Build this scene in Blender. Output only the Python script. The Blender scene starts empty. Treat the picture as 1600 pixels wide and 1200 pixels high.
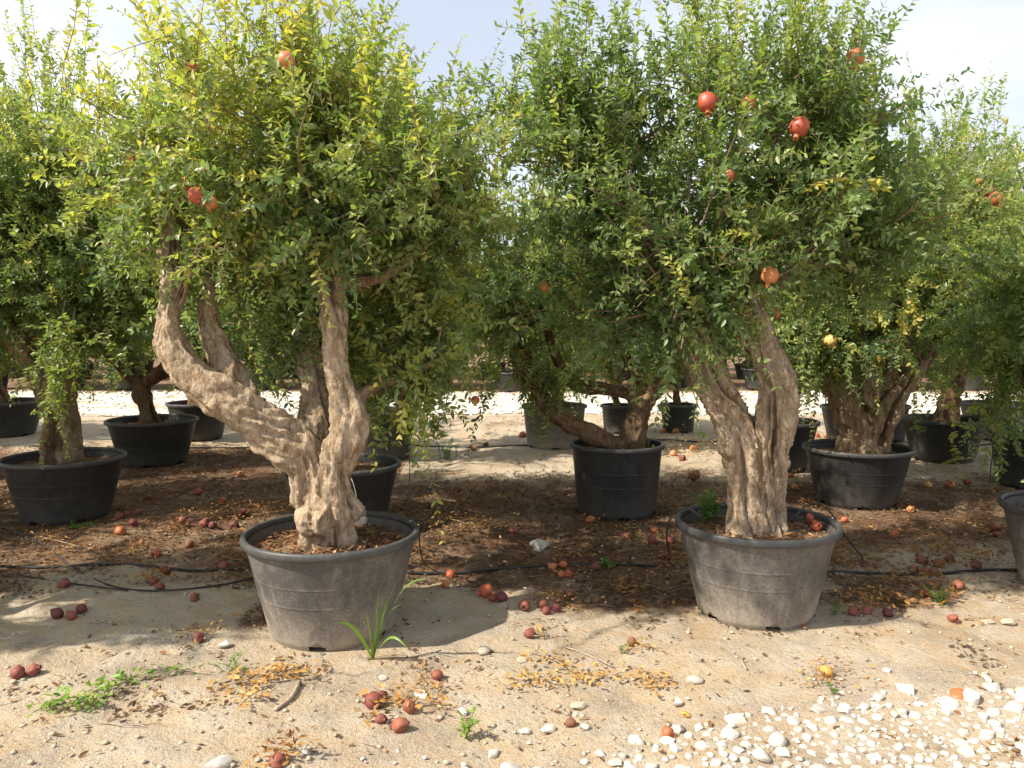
import bpy, bmesh, math, random
import numpy as np
from mathutils import Vector, Matrix, Euler, noise as mnoise

R = math.radians
scene = bpy.context.scene
col = scene.collection

# ------------------------------------------------------------------ camera, sky, sun, exposure
CAM_H, F_PX, PITCH = 1.66, 1250.0, math.atan(0.08)
cam_data = bpy.data.cameras.new('camera')
cam_data.sensor_width = 36.0
cam_data.lens = F_PX / 1600 * 36.0
cam_data.clip_start, cam_data.clip_end = 0.05, 5000
cam = bpy.data.objects.new('camera', cam_data)
cam.location = (0, 0, CAM_H)
cam.rotation_euler = (math.pi / 2 - PITCH, 0, 0)
col.objects.link(cam)
scene.camera = cam

SUN_EL, SUN_AZ = R(45), R(204)        # azimuth of the sun measured from +X: to the left, a little on the camera's side
to_sun = Vector((math.cos(SUN_EL) * math.cos(SUN_AZ), math.cos(SUN_EL) * math.sin(SUN_AZ), math.sin(SUN_EL)))
sun_data = bpy.data.lights.new('sun', 'SUN')
sun_data.energy = 4.6
sun_data.angle = R(0.9)
sun_data.color = (1.0, 0.91, 0.76)
sun = bpy.data.objects.new('sun', sun_data)
sun.rotation_euler = to_sun.to_track_quat('Z', 'Y').to_euler()
sun.location = (-10, -5, 20)
col.objects.link(sun)

world = bpy.data.worlds.new('World')
scene.world = world
world.use_nodes = True
wn, wl = world.node_tree.nodes, world.node_tree.links
wn.clear()
w_out = wn.new('ShaderNodeOutputWorld')
w_bg = wn.new('ShaderNodeBackground')
w_sky = wn.new('ShaderNodeTexSky')
w_sky.sky_type = 'NISHITA'
w_sky.sun_disc = False
w_sky.sun_elevation = SUN_EL
w_sky.sun_rotation = math.pi / 2 - SUN_AZ
w_sky.air_density, w_sky.dust_density, w_sky.ozone_density = 1.0, 2.5, 1.0
w_tc = wn.new('ShaderNodeTexCoord')
w_map = wn.new('ShaderNodeMapping')
w_map.inputs['Scale'].default_value = (1.0, 1.0, 2.6)
w_map.inputs['Location'].default_value = (0.9, 0.1, 0.0)
w_noise = wn.new('ShaderNodeTexNoise')
w_noise.inputs['Scale'].default_value = 1.7
w_noise.inputs['Detail'].default_value = 6
w_noise.inputs['Roughness'].default_value = 0.5
w_ramp = wn.new('ShaderNodeValToRGB')
w_ramp.color_ramp.elements[0].position, w_ramp.color_ramp.elements[1].position = 0.36, 0.62
w_ramp.color_ramp.elements[0].color = (0.42, 0.42, 0.42, 1)
w_ramp.color_ramp.elements[1].color = (0.9, 0.9, 0.9, 1)
w_mix = wn.new('ShaderNodeMix')
w_mix.data_type = 'RGBA'
w_mix.inputs['B'].default_value = (7.6, 7.8, 8.3, 1)
wl.new(w_tc.outputs['Generated'], w_map.inputs['Vector'])
wl.new(w_map.outputs['Vector'], w_noise.inputs['Vector'])
wl.new(w_noise.outputs['Fac'], w_ramp.inputs['Fac'])
wl.new(w_ramp.outputs['Color'], w_mix.inputs['Factor'])
wl.new(w_sky.outputs['Color'], w_mix.inputs['A'])
wl.new(w_mix.outputs['Result'], w_bg.inputs['Color'])
w_bg.inputs['Strength'].default_value = 0.09
wl.new(w_bg.outputs['Background'], w_out.inputs['Surface'])

vs = scene.view_settings
vs.view_transform = 'Standard'
vs.look = 'None'
vs.exposure = 0.92
vs.gamma = 1.0
vs.use_curve_mapping = False
scene.cycles.max_bounces = 8
scene.cycles.transparent_max_bounces = 8
scene.cycles.sample_clamp_indirect = 6.0

# ------------------------------------------------------------------ geometry helpers
SP, CP = math.sin(PITCH), math.cos(PITCH)
def ray(px, py):
    u, v = (px - 800) / F_PX, (600 - py) / F_PX
    return Vector((u, CP + v * SP, -SP + v * CP))
def at(px, py, Y):
    """world point on the line through a picture point, at distance Y from the camera plane"""
    d = ray(px, py)
    return Vector((0, 0, CAM_H)) + d * (Y / d.y)
def on_ground(px, py):
    d = ray(px, py)
    p = Vector((0, 0, CAM_H)) + d * (CAM_H / -d.z)
    for _ in range(3):
        p = Vector((0, 0, CAM_H)) + d * ((CAM_H - ground_z(p.x, p.y)) / -d.z)
    return p

def _hash(i, j, k):
    h = (i * 374761393 + j * 668265263 + k * 2147483647 + 12345) & 0xFFFFFFFF
    h = ((h ^ (h >> 13)) * 1274126177) & 0xFFFFFFFF
    h = h ^ (h >> 16)
    return (h & 0xFFFF) / 65535.0
def vnoise(p):
    """value noise in [-1,1], p an (n,3) array"""
    p = np.asarray(p, float)
    i = np.floor(p).astype(np.int64); f = p - i
    f = f * f * (3 - 2 * f)
    r = 0
    for a in (0, 1):
        wa = f[:, 0] if a else 1 - f[:, 0]
        for b in (0, 1):
            wb = f[:, 1] if b else 1 - f[:, 1]
            for c in (0, 1):
                wc = f[:, 2] if c else 1 - f[:, 2]
                r = r + wa * wb * wc * _hash(i[:, 0] + a, i[:, 1] + b, i[:, 2] + c)
    return r * 2 - 1
def fbm(p, octaves=4, gain=0.5):
    p = np.asarray(p, float); r = 0; a = 1.0
    for o in range(octaves):
        r = r + a * vnoise(p * (2 ** o) + o * 17.3); a *= gain
    return r
def ground_np(x, y):
    x = np.asarray(x, float); y = np.asarray(y, float)
    z0 = np.zeros_like(x)
    near = np.clip((60 - np.hypot(x, y)) / 40, 0, 1)
    h = 0.045 * vnoise(np.stack([x * 0.55, y * 0.55, z0 + 3.1], 1)) + 0.026 * fbm(np.stack([x * 2.3, y * 2.3, z0 + 7.7], 1), 3) + 0.022 * np.abs(vnoise(np.stack([x * 4.7, y * 5.5, z0 + 2.2], 1)))
    h = h + 0.010 * fbm(np.stack([x * 11, y * 11, z0 + 1.7], 1), 3)
    for (cx, cy, rr) in POT_SPOTS:                # the earth is flat where a pot stands
        d = np.hypot(x - cx, y - cy)
        k = np.clip((d - rr * 0.85) / 0.3, 0, 1)
        h = h * k
    return h * near
def ground_z(x, y):
    return float(ground_np([x], [y])[0])

def mesh_from(name, verts, faces, smooth=False):
    me = bpy.data.meshes.new(name)
    me.from_pydata([tuple(v) for v in verts], [], faces)
    if smooth:
        me.polygons.foreach_set('use_smooth', [True] * len(me.polygons))
    me.update()
    return me
def mesh_np(name, V, quads=None, tris=None, smooth=False, face_attr=None, mat_index=None):
    """fast mesh from numpy arrays"""
    me = bpy.data.meshes.new(name)
    V = np.asarray(V, np.float32)
    nq = 0 if quads is None else len(quads); nt = 0 if tris is None else len(tris)
    me.vertices.add(len(V)); me.vertices.foreach_set('co', V.ravel())
    loops = []
    if nq: loops.append(np.asarray(quads, np.int32).ravel())
    if nt: loops.append(np.asarray(tris, np.int32).ravel())
    loops = np.concatenate(loops)
    me.loops.add(len(loops)); me.loops.foreach_set('vertex_index', loops)
    starts = np.concatenate([np.arange(nq) * 4, nq * 4 + np.arange(nt) * 3]).astype(np.int32)
    me.polygons.add(nq + nt)
    me.polygons.foreach_set('loop_start', starts)
    if smooth: me.polygons.foreach_set('use_smooth', np.ones(nq + nt, bool))
    if mat_index is not None: me.polygons.foreach_set('material_index', np.asarray(mat_index, np.int32))
    me.update(calc_edges=True)
    if face_attr:
        for k, arr in face_attr.items():
            at_ = me.attributes.new(k, 'FLOAT', 'FACE'); at_.data.foreach_set('value', np.asarray(arr, np.float32))
    return me
def vert_attr(me, name, arr):
    a = me.attributes.new(name, 'FLOAT', 'POINT'); a.data.foreach_set('value', np.asarray(arr, np.float32))
def obj(name, me, mat=None, parent=None, loc=None, rot=None, scale=None):
    o = bpy.data.objects.new(name, me)
    if me is not None and mat is not None:
        mats = mat if isinstance(mat, (list, tuple)) else [mat]
        if not me.materials:
            for m in mats: me.materials.append(m)
    col.objects.link(o)
    if parent: o.parent = parent
    if loc is not None: o.location = loc
    if rot is not None: o.rotation_euler = rot
    if scale is not None: o.scale = (scale,) * 3 if isinstance(scale, (int, float)) else scale
    return o
def tag(o, label, cat=None, group=None):
    o['label'] = label
    if cat: o['category'] = cat
    if group: o['group'] = group
    return o
def structure(o, label=None, cat=None):
    o['kind'] = 'structure'
    if label: o['label'] = label
    if cat: o['category'] = cat
    return o
def copy_tree(o, parent=None):
    c = o.copy(); col.objects.link(c)
    c.parent = parent
    for ch in list(o.children): copy_tree(ch, c)
    return c

def catmull(pts, step):
    """pts: rows (x,y,z,r); resampled smoothly"""
    P = np.array(pts, float)
    P = np.vstack([2 * P[0] - P[1], P, 2 * P[-1] - P[-2]])
    out = []
    for i in range(1, len(P) - 2):
        n = max(2, int(np.linalg.norm(P[i + 1, :3] - P[i, :3]) / step))
        for k in range(n):
            t = k / n
            a = 0.5 * ((2 * P[i]) + (-P[i - 1] + P[i + 1]) * t + (2 * P[i - 1] - 5 * P[i] + 4 * P[i + 1] - P[i + 2]) * t * t
                       + (-P[i - 1] + 3 * P[i] - 3 * P[i + 1] + P[i + 2]) * t ** 3)
            out.append(a)
    out.append(P[-2])
    out = np.array(out); out[:, 3] = np.maximum(out[:, 3], 0.0015)
    return out
def frames(path):
    T = np.gradient(path[:, :3], axis=0); T /= np.linalg.norm(T, axis=1)[:, None] + 1e-9
    n = np.cross(T[0], [0.3, 0.9, 0.2]); n /= np.linalg.norm(n)
    N = []
    for t in T:
        n = n - t * np.dot(n, t); n /= np.linalg.norm(n) + 1e-9; N.append(n.copy())
    N = np.array(N); B = np.cross(T, N)
    return T, N, B
def tube_arrays(path, sides, caps=True, base=0):
    T, N, B = frames(path)
    a = np.linspace(0, 2 * np.pi, sides, endpoint=False)
    ring = (np.cos(a)[None, :, None] * N[:, None, :] + np.sin(a)[None, :, None] * B[:, None, :]) * path[:, 3][:, None, None] + path[:, None, :3]
    V = ring.reshape(-1, 3); n = len(path)
    q = []
    for i in range(n - 1):
        for j in range(sides):
            k = (j + 1) % sides
            q.append((base + i * sides + j, base + i * sides + k, base + (i + 1) * sides + k, base + (i + 1) * sides + j))
    t = []
    if caps:
        V = np.vstack([V, path[0, :3], path[-1, :3]])
        c0, c1 = base + n * sides, base + n * sides + 1
        for j in range(sides):
            k = (j + 1) % sides
            t.append((c0, base + k, base + j)); t.append((c1, base + (n - 1) * sides + j, base + (n - 1) * sides + k))
    return V, q, t
def tubes_mesh(name, paths, sides=6, caps=True, smooth=True):
    V, Q, T, n = [], [], [], 0
    for p in paths:
        v, q, t = tube_arrays(p, sides, caps, n)
        V.append(v); Q += q; T += t; n += len(v)
    return mesh_np(name, np.vstack(V), np.array(Q), np.array(T) if T else None, smooth)

# ------------------------------------------------------------------ materials
def new_mat(name):
    m = bpy.data.materials.new(name); m.use_nodes = True
    nt = m.node_tree; b = nt.nodes['Principled BSDF']
    return m, nt, b
def N(nt, kind, **inp):
    n = nt.nodes.new(kind)
    for k, v in inp.items():
        if k in n.inputs: n.inputs[k].default_value = v
    return n
def noise_n(nt, vec, scale, detail=4, rough=0.55, dist=0.0):
    n = nt.nodes.new('ShaderNodeTexNoise')
    n.inputs['Scale'].default_value = scale; n.inputs['Detail'].default_value = detail
    n.inputs['Roughness'].default_value = rough; n.inputs['Distortion'].default_value = dist
    if vec is not None: nt.links.new(vec, n.inputs['Vector'])
    return n.outputs['Fac']
def ramp(nt, fac, stops):
    r = nt.nodes.new('ShaderNodeValToRGB')
    while len(r.color_ramp.elements) < len(stops): r.color_ramp.elements.new(0.5)
    for e, (p, c) in zip(r.color_ramp.elements, stops):
        e.position = p; e.color = (*c, 1) if len(c) == 3 else c
    nt.links.new(fac, r.inputs['Fac'])
    return r.outputs['Color']
def g(v): return (v, v, v)
def mixc(nt, fac, a, b, mode='MIX'):
    m = nt.nodes.new('ShaderNodeMix'); m.data_type = 'RGBA'; m.blend_type = mode
    for s, v in (('Factor', fac), ('A', a), ('B', b)):
        if isinstance(v, (int, float)): m.inputs[s].default_value = v
        elif isinstance(v, tuple): m.inputs[s].default_value = (*v, 1) if len(v) == 3 else v
        else: nt.links.new(v, m.inputs[s])
    return m.outputs['Result']
def math_n(nt, op, a, b=0.0, clamp=False):
    m = nt.nodes.new('ShaderNodeMath'); m.operation = op; m.use_clamp = clamp
    for i, v in enumerate((a, b)):
        if isinstance(v, (int, float)): m.inputs[i].default_value = v
        else: nt.links.new(v, m.inputs[i])
    return m.outputs['Value']
def coords(nt, kind='Object', scale=None):
    t = nt.nodes.new('ShaderNodeTexCoord').outputs[kind]
    if scale:
        m = nt.nodes.new('ShaderNodeMapping'); m.inputs['Scale'].default_value = scale
        nt.links.new(t, m.inputs['Vector']); return m.outputs['Vector']
    return t
def attr(nt, name):
    a = nt.nodes.new('ShaderNodeAttribute'); a.attribute_name = name
    return a.outputs['Fac']
def bump(nt, b, h, strength, dist):
    n = nt.nodes.new('ShaderNodeBump'); n.inputs['Strength'].default_value = strength; n.inputs['Distance'].default_value = dist
    nt.links.new(h, n.inputs['Height']); nt.links.new(n.outputs['Normal'], b.inputs['Normal'])
def sepz(nt, vec):
    s = nt.nodes.new('ShaderNodeSeparateXYZ'); nt.links.new(vec, s.inputs[0]); return s.outputs['Z']

def leaf_material(name, stops, trans, tcol_gain=1.0, rough=0.42):
    m, nt, b = new_mat(name)
    t = attr(nt, 'tint')
    oi = nt.nodes.new('ShaderNodeObjectInfo').outputs['Random']
    t = math_n(nt, 'ADD', t, math_n(nt, 'MULTIPLY', math_n(nt, 'SUBTRACT', oi, 0.5), 0.08), True)
    c = ramp(nt, t, stops)
    nt.links.new(c, b.inputs['Base Color'])
    b.inputs['Roughness'].default_value = rough
    b.inputs['Specular IOR Level'].default_value = 0.45
    tr = nt.nodes.new('ShaderNodeBsdfTranslucent')
    tc = mixc(nt, 1.0, c, (1.25 * tcol_gain, 1.35 * tcol_gain, 0.55 * tcol_gain), 'MULTIPLY')
    nt.links.new(tc, tr.inputs['Color'])
    mx = nt.nodes.new('ShaderNodeMixShader'); mx.inputs[0].default_value = trans
    nt.links.new(b.outputs[0], mx.inputs[1]); nt.links.new(tr.outputs[0], mx.inputs[2])
    nt.links.new(mx.outputs[0], nt.nodes['Material Output'].inputs['Surface'])
    return m
M = {}
M['leaf'] = leaf_material('pomegranate_leaf', [(0.0, (0.070, 0.125, 0.048)), (0.42, (0.145, 0.215, 0.080)), (0.68, (0.25, 0.300, 0.098)), (0.9, (0.40, 0.40, 0.10)), (1.0, (0.48, 0.40, 0.10))], 0.42, 1.35, 0.38)
M['weed'] = leaf_material('weed_leaf', [(0.0, (0.06, 0.14, 0.02)), (0.6, (0.13, 0.24, 0.045)), (1.0, (0.28, 0.36, 0.08))], 0.35, 1.3)
M['dry'] = leaf_material('dry_leaf', [(0.0, (0.13, 0.05, 0.022)), (0.4, (0.30, 0.135, 0.04)), (0.75, (0.45, 0.25, 0.065)), (1.0, (0.56, 0.38, 0.14))], 0.22, 1.0, 0.7)
M['litter'] = leaf_material('leaf_litter', [(0.0, (0.06, 0.035, 0.022)), (0.45, (0.17, 0.085, 0.04)), (0.75, (0.33, 0.17, 0.06)), (1.0, (0.55, 0.40, 0.22))], 0.12, 1.0, 0.85)

def bark_material(name='bark', tone=None):
    m, nt, b = new_mat(name)
    v = coords(nt, 'Object', (1, 1, 0.3))
    v1 = coords(nt, 'Object')
    n1 = noise_n(nt, v, 22, 6, 0.62, 0.6)
    n2 = noise_n(nt, v1, 5, 4, 0.6)
    n3 = noise_n(nt, v1, 55, 5, 0.65)
    c = ramp(nt, n1, [(0.28, (0.13, 0.075, 0.042)), (0.42, (0.33, 0.235, 0.15)), (0.56, (0.47, 0.37, 0.26)), (0.75, (0.56, 0.48, 0.375))])
    c = mixc(nt, ramp(nt, n2, [(0.5, g(0)), (0.75, g(0.55))]), c, (0.36, 0.29, 0.21))
    c = mixc(nt, ramp(nt, noise_n(nt, v1, 7.3, 5, 0.7), [(0.62, g(0)), (0.72, g(0.5))]), c, (0.30, 0.26, 0.10))
    young = attr(nt, 'young')
    c = mixc(nt, math_n(nt, 'MULTIPLY', young, 0.8), c, mixc(nt, n1, (0.14, 0.075, 0.05), (0.36, 0.22, 0.15)))
    c = mixc(nt, ramp(nt, n3, [(0.3, g(0.35)), (0.5, g(0))]), c, (0.17, 0.11, 0.07))
    flake = noise_n(nt, coords(nt, 'Object', (1, 1, 0.45)), 38, 5, 0.7, 1.2)
    c = mixc(nt, ramp(nt, flake, [(0.36, g(0.75)), (0.47, g(0))]), c, (0.16, 0.105, 0.065))
    c = mixc(nt, ramp(nt, flake, [(0.56, g(0)), (0.66, g(0.5))]), c, (0.58, 0.52, 0.43))
    c = mixc(nt, ramp(nt, attr(nt, 'hollow_shade'), [(0.25, g(0)), (0.8, g(0.8))]), c, (0.10, 0.065, 0.045))  # shade of the carved hollows, painted into the bark colour
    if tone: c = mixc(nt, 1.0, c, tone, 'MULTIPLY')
    nt.links.new(c, b.inputs['Base Color'])
    b.inputs['Roughness'].default_value = 0.9
    b.inputs['Specular IOR Level'].default_value = 0.2
    h = math_n(nt, 'ADD', math_n(nt, 'ADD', n1, math_n(nt, 'MULTIPLY', n3, 0.5)), math_n(nt, 'MULTIPLY', flake, 0.8))
    bump(nt, b, h, 1.0, 0.02)
    return m
M['bark'] = bark_material()
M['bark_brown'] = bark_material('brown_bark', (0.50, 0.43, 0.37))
M['bark_grey'] = bark_material('grey_bark', (0.72, 0.68, 0.62))
def twig_material():
    m, nt, b = new_mat('twig')
    n = noise_n(nt, coords(nt), 30, 3)
    nt.links.new(ramp(nt, n, [(0.3, (0.10, 0.06, 0.04)), (0.7, (0.27, 0.19, 0.13))]), b.inputs['Base Color'])
    b.inputs['Roughness'].default_value = 0.85
    return m
M['twig'] = twig_material()
def stick_material():
    m, nt, b = new_mat('dry_wood')
    n = noise_n(nt, coords(nt), 40, 4)
    nt.links.new(ramp(nt, n, [(0.3, (0.22, 0.16, 0.11)), (0.7, (0.45, 0.36, 0.27))]), b.inputs['Base Color'])
    b.inputs['Roughness'].default_value = 0.9
    return m
M['stick'] = stick_material()

def plastic_material(name, base, dust, amount):
    m, nt, b = new_mat(name)
    v = coords(nt)
    oi = nt.nodes.new('ShaderNodeObjectInfo').outputs['Random']
    off = nt.nodes.new('ShaderNodeVectorMath'); off.operation = 'ADD'
    cmb = nt.nodes.new('ShaderNodeCombineXYZ')
    sc = math_n(nt, 'MULTIPLY', oi, 37.0)
    for i in range(3): nt.links.new(sc, cmb.inputs[i])
    nt.links.new(v, off.inputs[0]); nt.links.new(cmb.outputs[0], off.inputs[1])
    vv = off.outputs[0]
    big = noise_n(nt, vv, 3.2, 5, 0.6, 0.4)
    fine = noise_n(nt, vv, 90, 4, 0.7)
    mid = noise_n(nt, vv, 14, 5, 0.65)
    st = nt.nodes.new('ShaderNodeMapping'); st.inputs['Scale'].default_value = (30, 30, 1.6)
    nt.links.new(vv, st.inputs['Vector'])
    streak = noise_n(nt, st.outputs[0], 1.0, 4, 0.6)
    z = sepz(nt, v)
    low = nt.nodes.new('ShaderNodeMapRange')              # splashed soil dries on the lower wall
    low.inputs['From Min'].default_value = 0.30; low.inputs['From Max'].default_value = 0.0
    nt.links.new(z, low.inputs['Value'])
    f = math_n(nt, 'ADD', math_n(nt, 'MULTIPLY', low.outputs[0], 0.42), math_n(nt, 'MULTIPLY', big, 0.55))
    f = math_n(nt, 'ADD', f, math_n(nt, 'MULTIPLY', math_n(nt, 'SUBTRACT', mid, 0.5), 0.5))
    f = math_n(nt, 'ADD', f, math_n(nt, 'MULTIPLY', math_n(nt, 'SUBTRACT', streak, 0.5), 0.35))
    f = math_n(nt, 'ADD', f, math_n(nt, 'MULTIPLY', math_n(nt, 'SUBTRACT', fine, 0.5), 0.7))
    f = ramp(nt, f, [(0.22, g(0.10 * amount)), (0.45, g(.45 * amount)), (0.68, g(amount))])
    c = mixc(nt, f, base, dust)
    nt.links.new(c, b.inputs['Base Color'])
    nt.links.new(ramp(nt, f, [(0.0, g(0.42)), (0.6, g(0.9))]), b.inputs['Roughness'])
    b.inputs['Specular IOR Level'].default_value = 0.4
    bump(nt, b, math_n(nt, 'ADD', mid, math_n(nt, 'MULTIPLY', fine, 0.3)), 0.25, 0.004)
    return m
M['pot_dusty'] = plastic_material('dusty_pot_plastic', (0.05, 0.05, 0.053), (0.40, 0.345, 0.28), 0.72)
M['pot'] = plastic_material('black_pot_plastic', (0.018, 0.020, 0.022), (0.26, 0.235, 0.20), 0.22)
M['rim'] = plastic_material('pot_rim_plastic', (0.04, 0.042, 0.045), (0.26, 0.24, 0.21), 0.5)
def soil_material():
    m, nt, b = new_mat('pot_soil')
    v = coords(nt)
    n = noise_n(nt, v, 28, 6, 0.7); n2 = noise_n(nt, v, 6, 4)
    c = ramp(nt, n, [(0.3, (0.05, 0.028, 0.018)), (0.5, (0.16, 0.075, 0.035)), (0.7, (0.30, 0.17, 0.08))])
    c = mixc(nt, ramp(nt, n2, [(0.5, g(0)), (0.65, g(0.6))]), c, (0.36, 0.27, 0.17))
    nt.links.new(c, b.inputs['Base Color']); b.inputs['Roughness'].default_value = 0.95
    bump(nt, b, n, 0.9, 0.02)
    return m
M['soil'] = soil_material()

def ground_material():
    m, nt, b = new_mat('sandy_ground')
    v = coords(nt)
    big = noise_n(nt, v, 0.9, 5, 0.6, 0.3)
    mid = noise_n(nt, v, 5.5, 6, 0.65, 0.4)
    fine = noise_n(nt, v, 42, 6, 0.72)
    grit = noise_n(nt, v, 160, 3, 0.7)
    sand = ramp(nt, big, [(0.32, (0.43, 0.31, 0.19)), (0.5, (0.50, 0.385, 0.255)), (0.68, (0.54, 0.455, 0.345))])
    sand = mixc(nt, ramp(nt, mid, [(0.42, g(0)), (0.62, g(0.65))]), sand, (0.50, 0.46, 0.39))
    sand = mixc(nt, ramp(nt, fine, [(0.30, g(0.6)), (0.48, g(0))]), sand, (0.27, 0.185, 0.115))
    sand = mixc(nt, ramp(nt, grit, [(0.60, g(0)), (0.72, g(0.5))]), sand, (0.66, 0.60, 0.50))
    sand = mixc(nt, ramp(nt, grit, [(0.26, g(0.5)), (0.38, g(0))]), sand, (0.20, 0.13, 0.08))
    deb = noise_n(nt, v, 1.7, 6, 0.62, 0.8)
    deb = math_n(nt, 'ADD', deb, math_n(nt, 'MULTIPLY', math_n(nt, 'SUBTRACT', fine, 0.5), 0.5))
    debc = ramp(nt, grit, [(0.3, (0.13, 0.085, 0.05)), (0.5, (0.33, 0.265, 0.20)), (0.68, (0.60, 0.54, 0.46))])
    sand = mixc(nt, ramp(nt, deb, [(0.50, g(0)), (0.62, g(0.7))]), sand, debc)
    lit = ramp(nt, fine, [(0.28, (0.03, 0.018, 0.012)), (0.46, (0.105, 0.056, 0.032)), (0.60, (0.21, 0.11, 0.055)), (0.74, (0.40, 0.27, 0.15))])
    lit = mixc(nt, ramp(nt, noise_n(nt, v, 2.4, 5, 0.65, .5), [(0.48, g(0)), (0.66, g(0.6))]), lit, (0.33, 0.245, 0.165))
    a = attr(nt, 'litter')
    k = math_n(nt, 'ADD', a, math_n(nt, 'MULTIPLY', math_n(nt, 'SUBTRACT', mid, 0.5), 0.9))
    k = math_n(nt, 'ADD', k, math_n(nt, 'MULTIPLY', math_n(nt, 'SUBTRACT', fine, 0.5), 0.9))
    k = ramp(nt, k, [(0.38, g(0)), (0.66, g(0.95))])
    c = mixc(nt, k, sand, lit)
    nt.links.new(c, b.inputs['Base Color'])
    b.inputs['Roughness'].default_value = 0.95
    b.inputs['Specular IOR Level'].default_value = 0.15
    h = math_n(nt, 'ADD', math_n(nt, 'MULTIPLY', mid, 0.6), math_n(nt, 'ADD', math_n(nt, 'MULTIPLY', fine, 0.35), math_n(nt, 'MULTIPLY', grit, 0.12)))
    bump(nt, b, h, 1.0, 0.06)
    return m
M['ground'] = ground_material()
def stone_material(name, lo, hi):
    m, nt, b = new_mat(name)
    v = coords(nt)
    n = noise_n(nt, v, 3.0, 5, 0.65); n2 = noise_n(nt, v, 16, 4)
    oi = nt.nodes.new('ShaderNodeObjectInfo').outputs['Random']
    c = ramp(nt, n, [(0.3, lo), (0.62, hi)])
    c = mixc(nt, ramp(nt, oi, [(0.0, g(0.0)), (0.5, g(0.15)), (1.0, g(0.8))]), c, lo)
    c = mixc(nt, ramp(nt, noise_n(nt, v, 6, 5, .7), [(0.5, g(0)), (0.66, g(0.6))]), c, tuple(x * .8 for x in lo))
    nt.links.new(c, b.inputs['Base Color']); b.inputs['Roughness'].default_value = 0.85
    bump(nt, b, n2, 0.4, 0.01)
    return m
M['white_stone'] = stone_material('white_limestone', (0.42, 0.37, 0.31), (0.70, 0.675, 0.63))
M['tan_stone'] = stone_material('tan_stone', (0.36, 0.30, 0.22), (0.55, 0.48, 0.38))
def gravel_bed_material():
    m, nt, b = new_mat('crushed_gravel')
    v = coords(nt)
    vo = nt.nodes.new('ShaderNodeTexVoronoi'); vo.inputs['Scale'].default_value = 38
    nt.links.new(v, vo.inputs['Vector'])
    n = noise_n(nt, v, 9, 5, 0.65)
    c = ramp(nt, n, [(0.35, (0.36, 0.27, 0.18)), (0.55, (0.47, 0.375, 0.27)), (0.72, (0.56, 0.48, 0.38))])
    nt.links.new(c, b.inputs['Base Color']); b.inputs['Roughness'].default_value = 0.95
    bump(nt, b, math_n(nt, 'ADD', noise_n(nt, v, 60, 5, .7), math_n(nt, 'MULTIPLY', vo.outputs['Distance'], .3)), 0.7, 0.012)
    return m
M['gravel'] = gravel_bed_material()
M['road_gravel'] = stone_material('road_gravel', (0.44, 0.39, 0.32), (0.62, 0.58, 0.52))
def fruit_material(name, a, bb, c3, rough):
    m, nt, b = new_mat(name)
    v = coords(nt)
    oi = nt.nodes.new('ShaderNodeObjectInfo').outputs['Random']
    n = noise_n(nt, v, 22, 4, 0.6); n2 = noise_n(nt, v, 120, 3, 0.6)
    n = math_n(nt, 'ADD', n, math_n(nt, 'MULTIPLY', math_n(nt, 'SUBTRACT', oi, 0.5), 0.35))
    c = ramp(nt, n, [(0.3, a), (0.52, bb), (0.72, c3)])
    c = mixc(nt, ramp(nt, n2, [(0.62, g(0)), (0.7, g(0.5))]), c, (0.20, 0.10, 0.05))
    nt.links.new(c, b.inputs['Base Color']); b.inputs['Roughness'].default_value = rough
    b.inputs['Subsurface Weight'].default_value = 0.0
    bump(nt, b, n2, 0.15, 0.002)
    return m
M['fruit'] = fruit_material('ripe_rind', (0.34, 0.055, 0.032), (0.46, 0.12, 0.05), (0.54, 0.26, 0.10), 0.45)
M['fruit_dark'] = fruit_material('overripe_rind', (0.10, 0.024, 0.024), (0.19, 0.045, 0.036), (0.28, 0.10, 0.05), 0.68)
M['fruit_orange'] = fruit_material('orange_rind', (0.33, 0.08, 0.03), (0.43, 0.15, 0.045), (0.50, 0.27, 0.09), 0.55)
M['fruit_yellow'] = fruit_material('yellow_rind', (0.48, 0.24, 0.05), (0.56, 0.36, 0.09), (0.62, 0.44, 0.16), 0.5)
M['fruit_dry'] = fruit_material('dried_rind', (0.12, 0.05, 0.03), (0.22, 0.09, 0.045), (0.33, 0.16, 0.07), 0.8)
def plain(name, c, rough):
    m, nt, b = new_mat(name)
    n = noise_n(nt, coords(nt), 25, 4)
    nt.links.new(ramp(nt, n, [(0.3, tuple(x * 0.75 for x in c)), (0.7, tuple(min(1, x * 1.2) for x in c))]), b.inputs['Base Color'])
    b.inputs['Roughness'].default_value = rough
    return m
M['hose'] = plain('black_hose', (0.022, 0.02, 0.02), 0.6)
M['wire'] = plain('pale_wire', (0.45, 0.45, 0.45), 0.4)
M['scrap'] = plain('faded_plastic_scrap', (0.36, 0.36, 0.30), 0.7)

# ------------------------------------------------------------------ where the pots stand: X, Y, rim diameter, height
def spot(px, rim_y, D, H, base_y=None):
    """distance from the picture height of the rim centre, which is H above the earth"""
    d = ray(px, rim_y)
    s = (CAM_H - H) / -d.z
    return (d.x * s, d.y * s, D, H)
S = {}
S['F1'] = spot(518, 828, 0.925, 0.54)
S['F2'] = spot(1182, 812, 0.90, 0.53)
S['F3'] = spot(1700, 790, 0.95, 0.52)
S['L1'] = spot(100, 712, 0.95, 0.52)
S['M1'] = spot(533, 722, 0.95, 0.52)
S['M2'] = spot(964, 691, 0.81, 0.61)
S['R1'] = spot(1340, 697, 0.94, 0.52)
S['R2'] = spot(1475, 653, 0.93, 0.50)
S['R3'] = spot(1630, 674, 0.95, 0.55)
S['B1'] = spot(238, 654, 1.0, 0.52)
S['B0'] = spot(5, 626, 1.08, 0.5)
S['B2'] = spot(310, 628, 0.85, 0.52)
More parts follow.
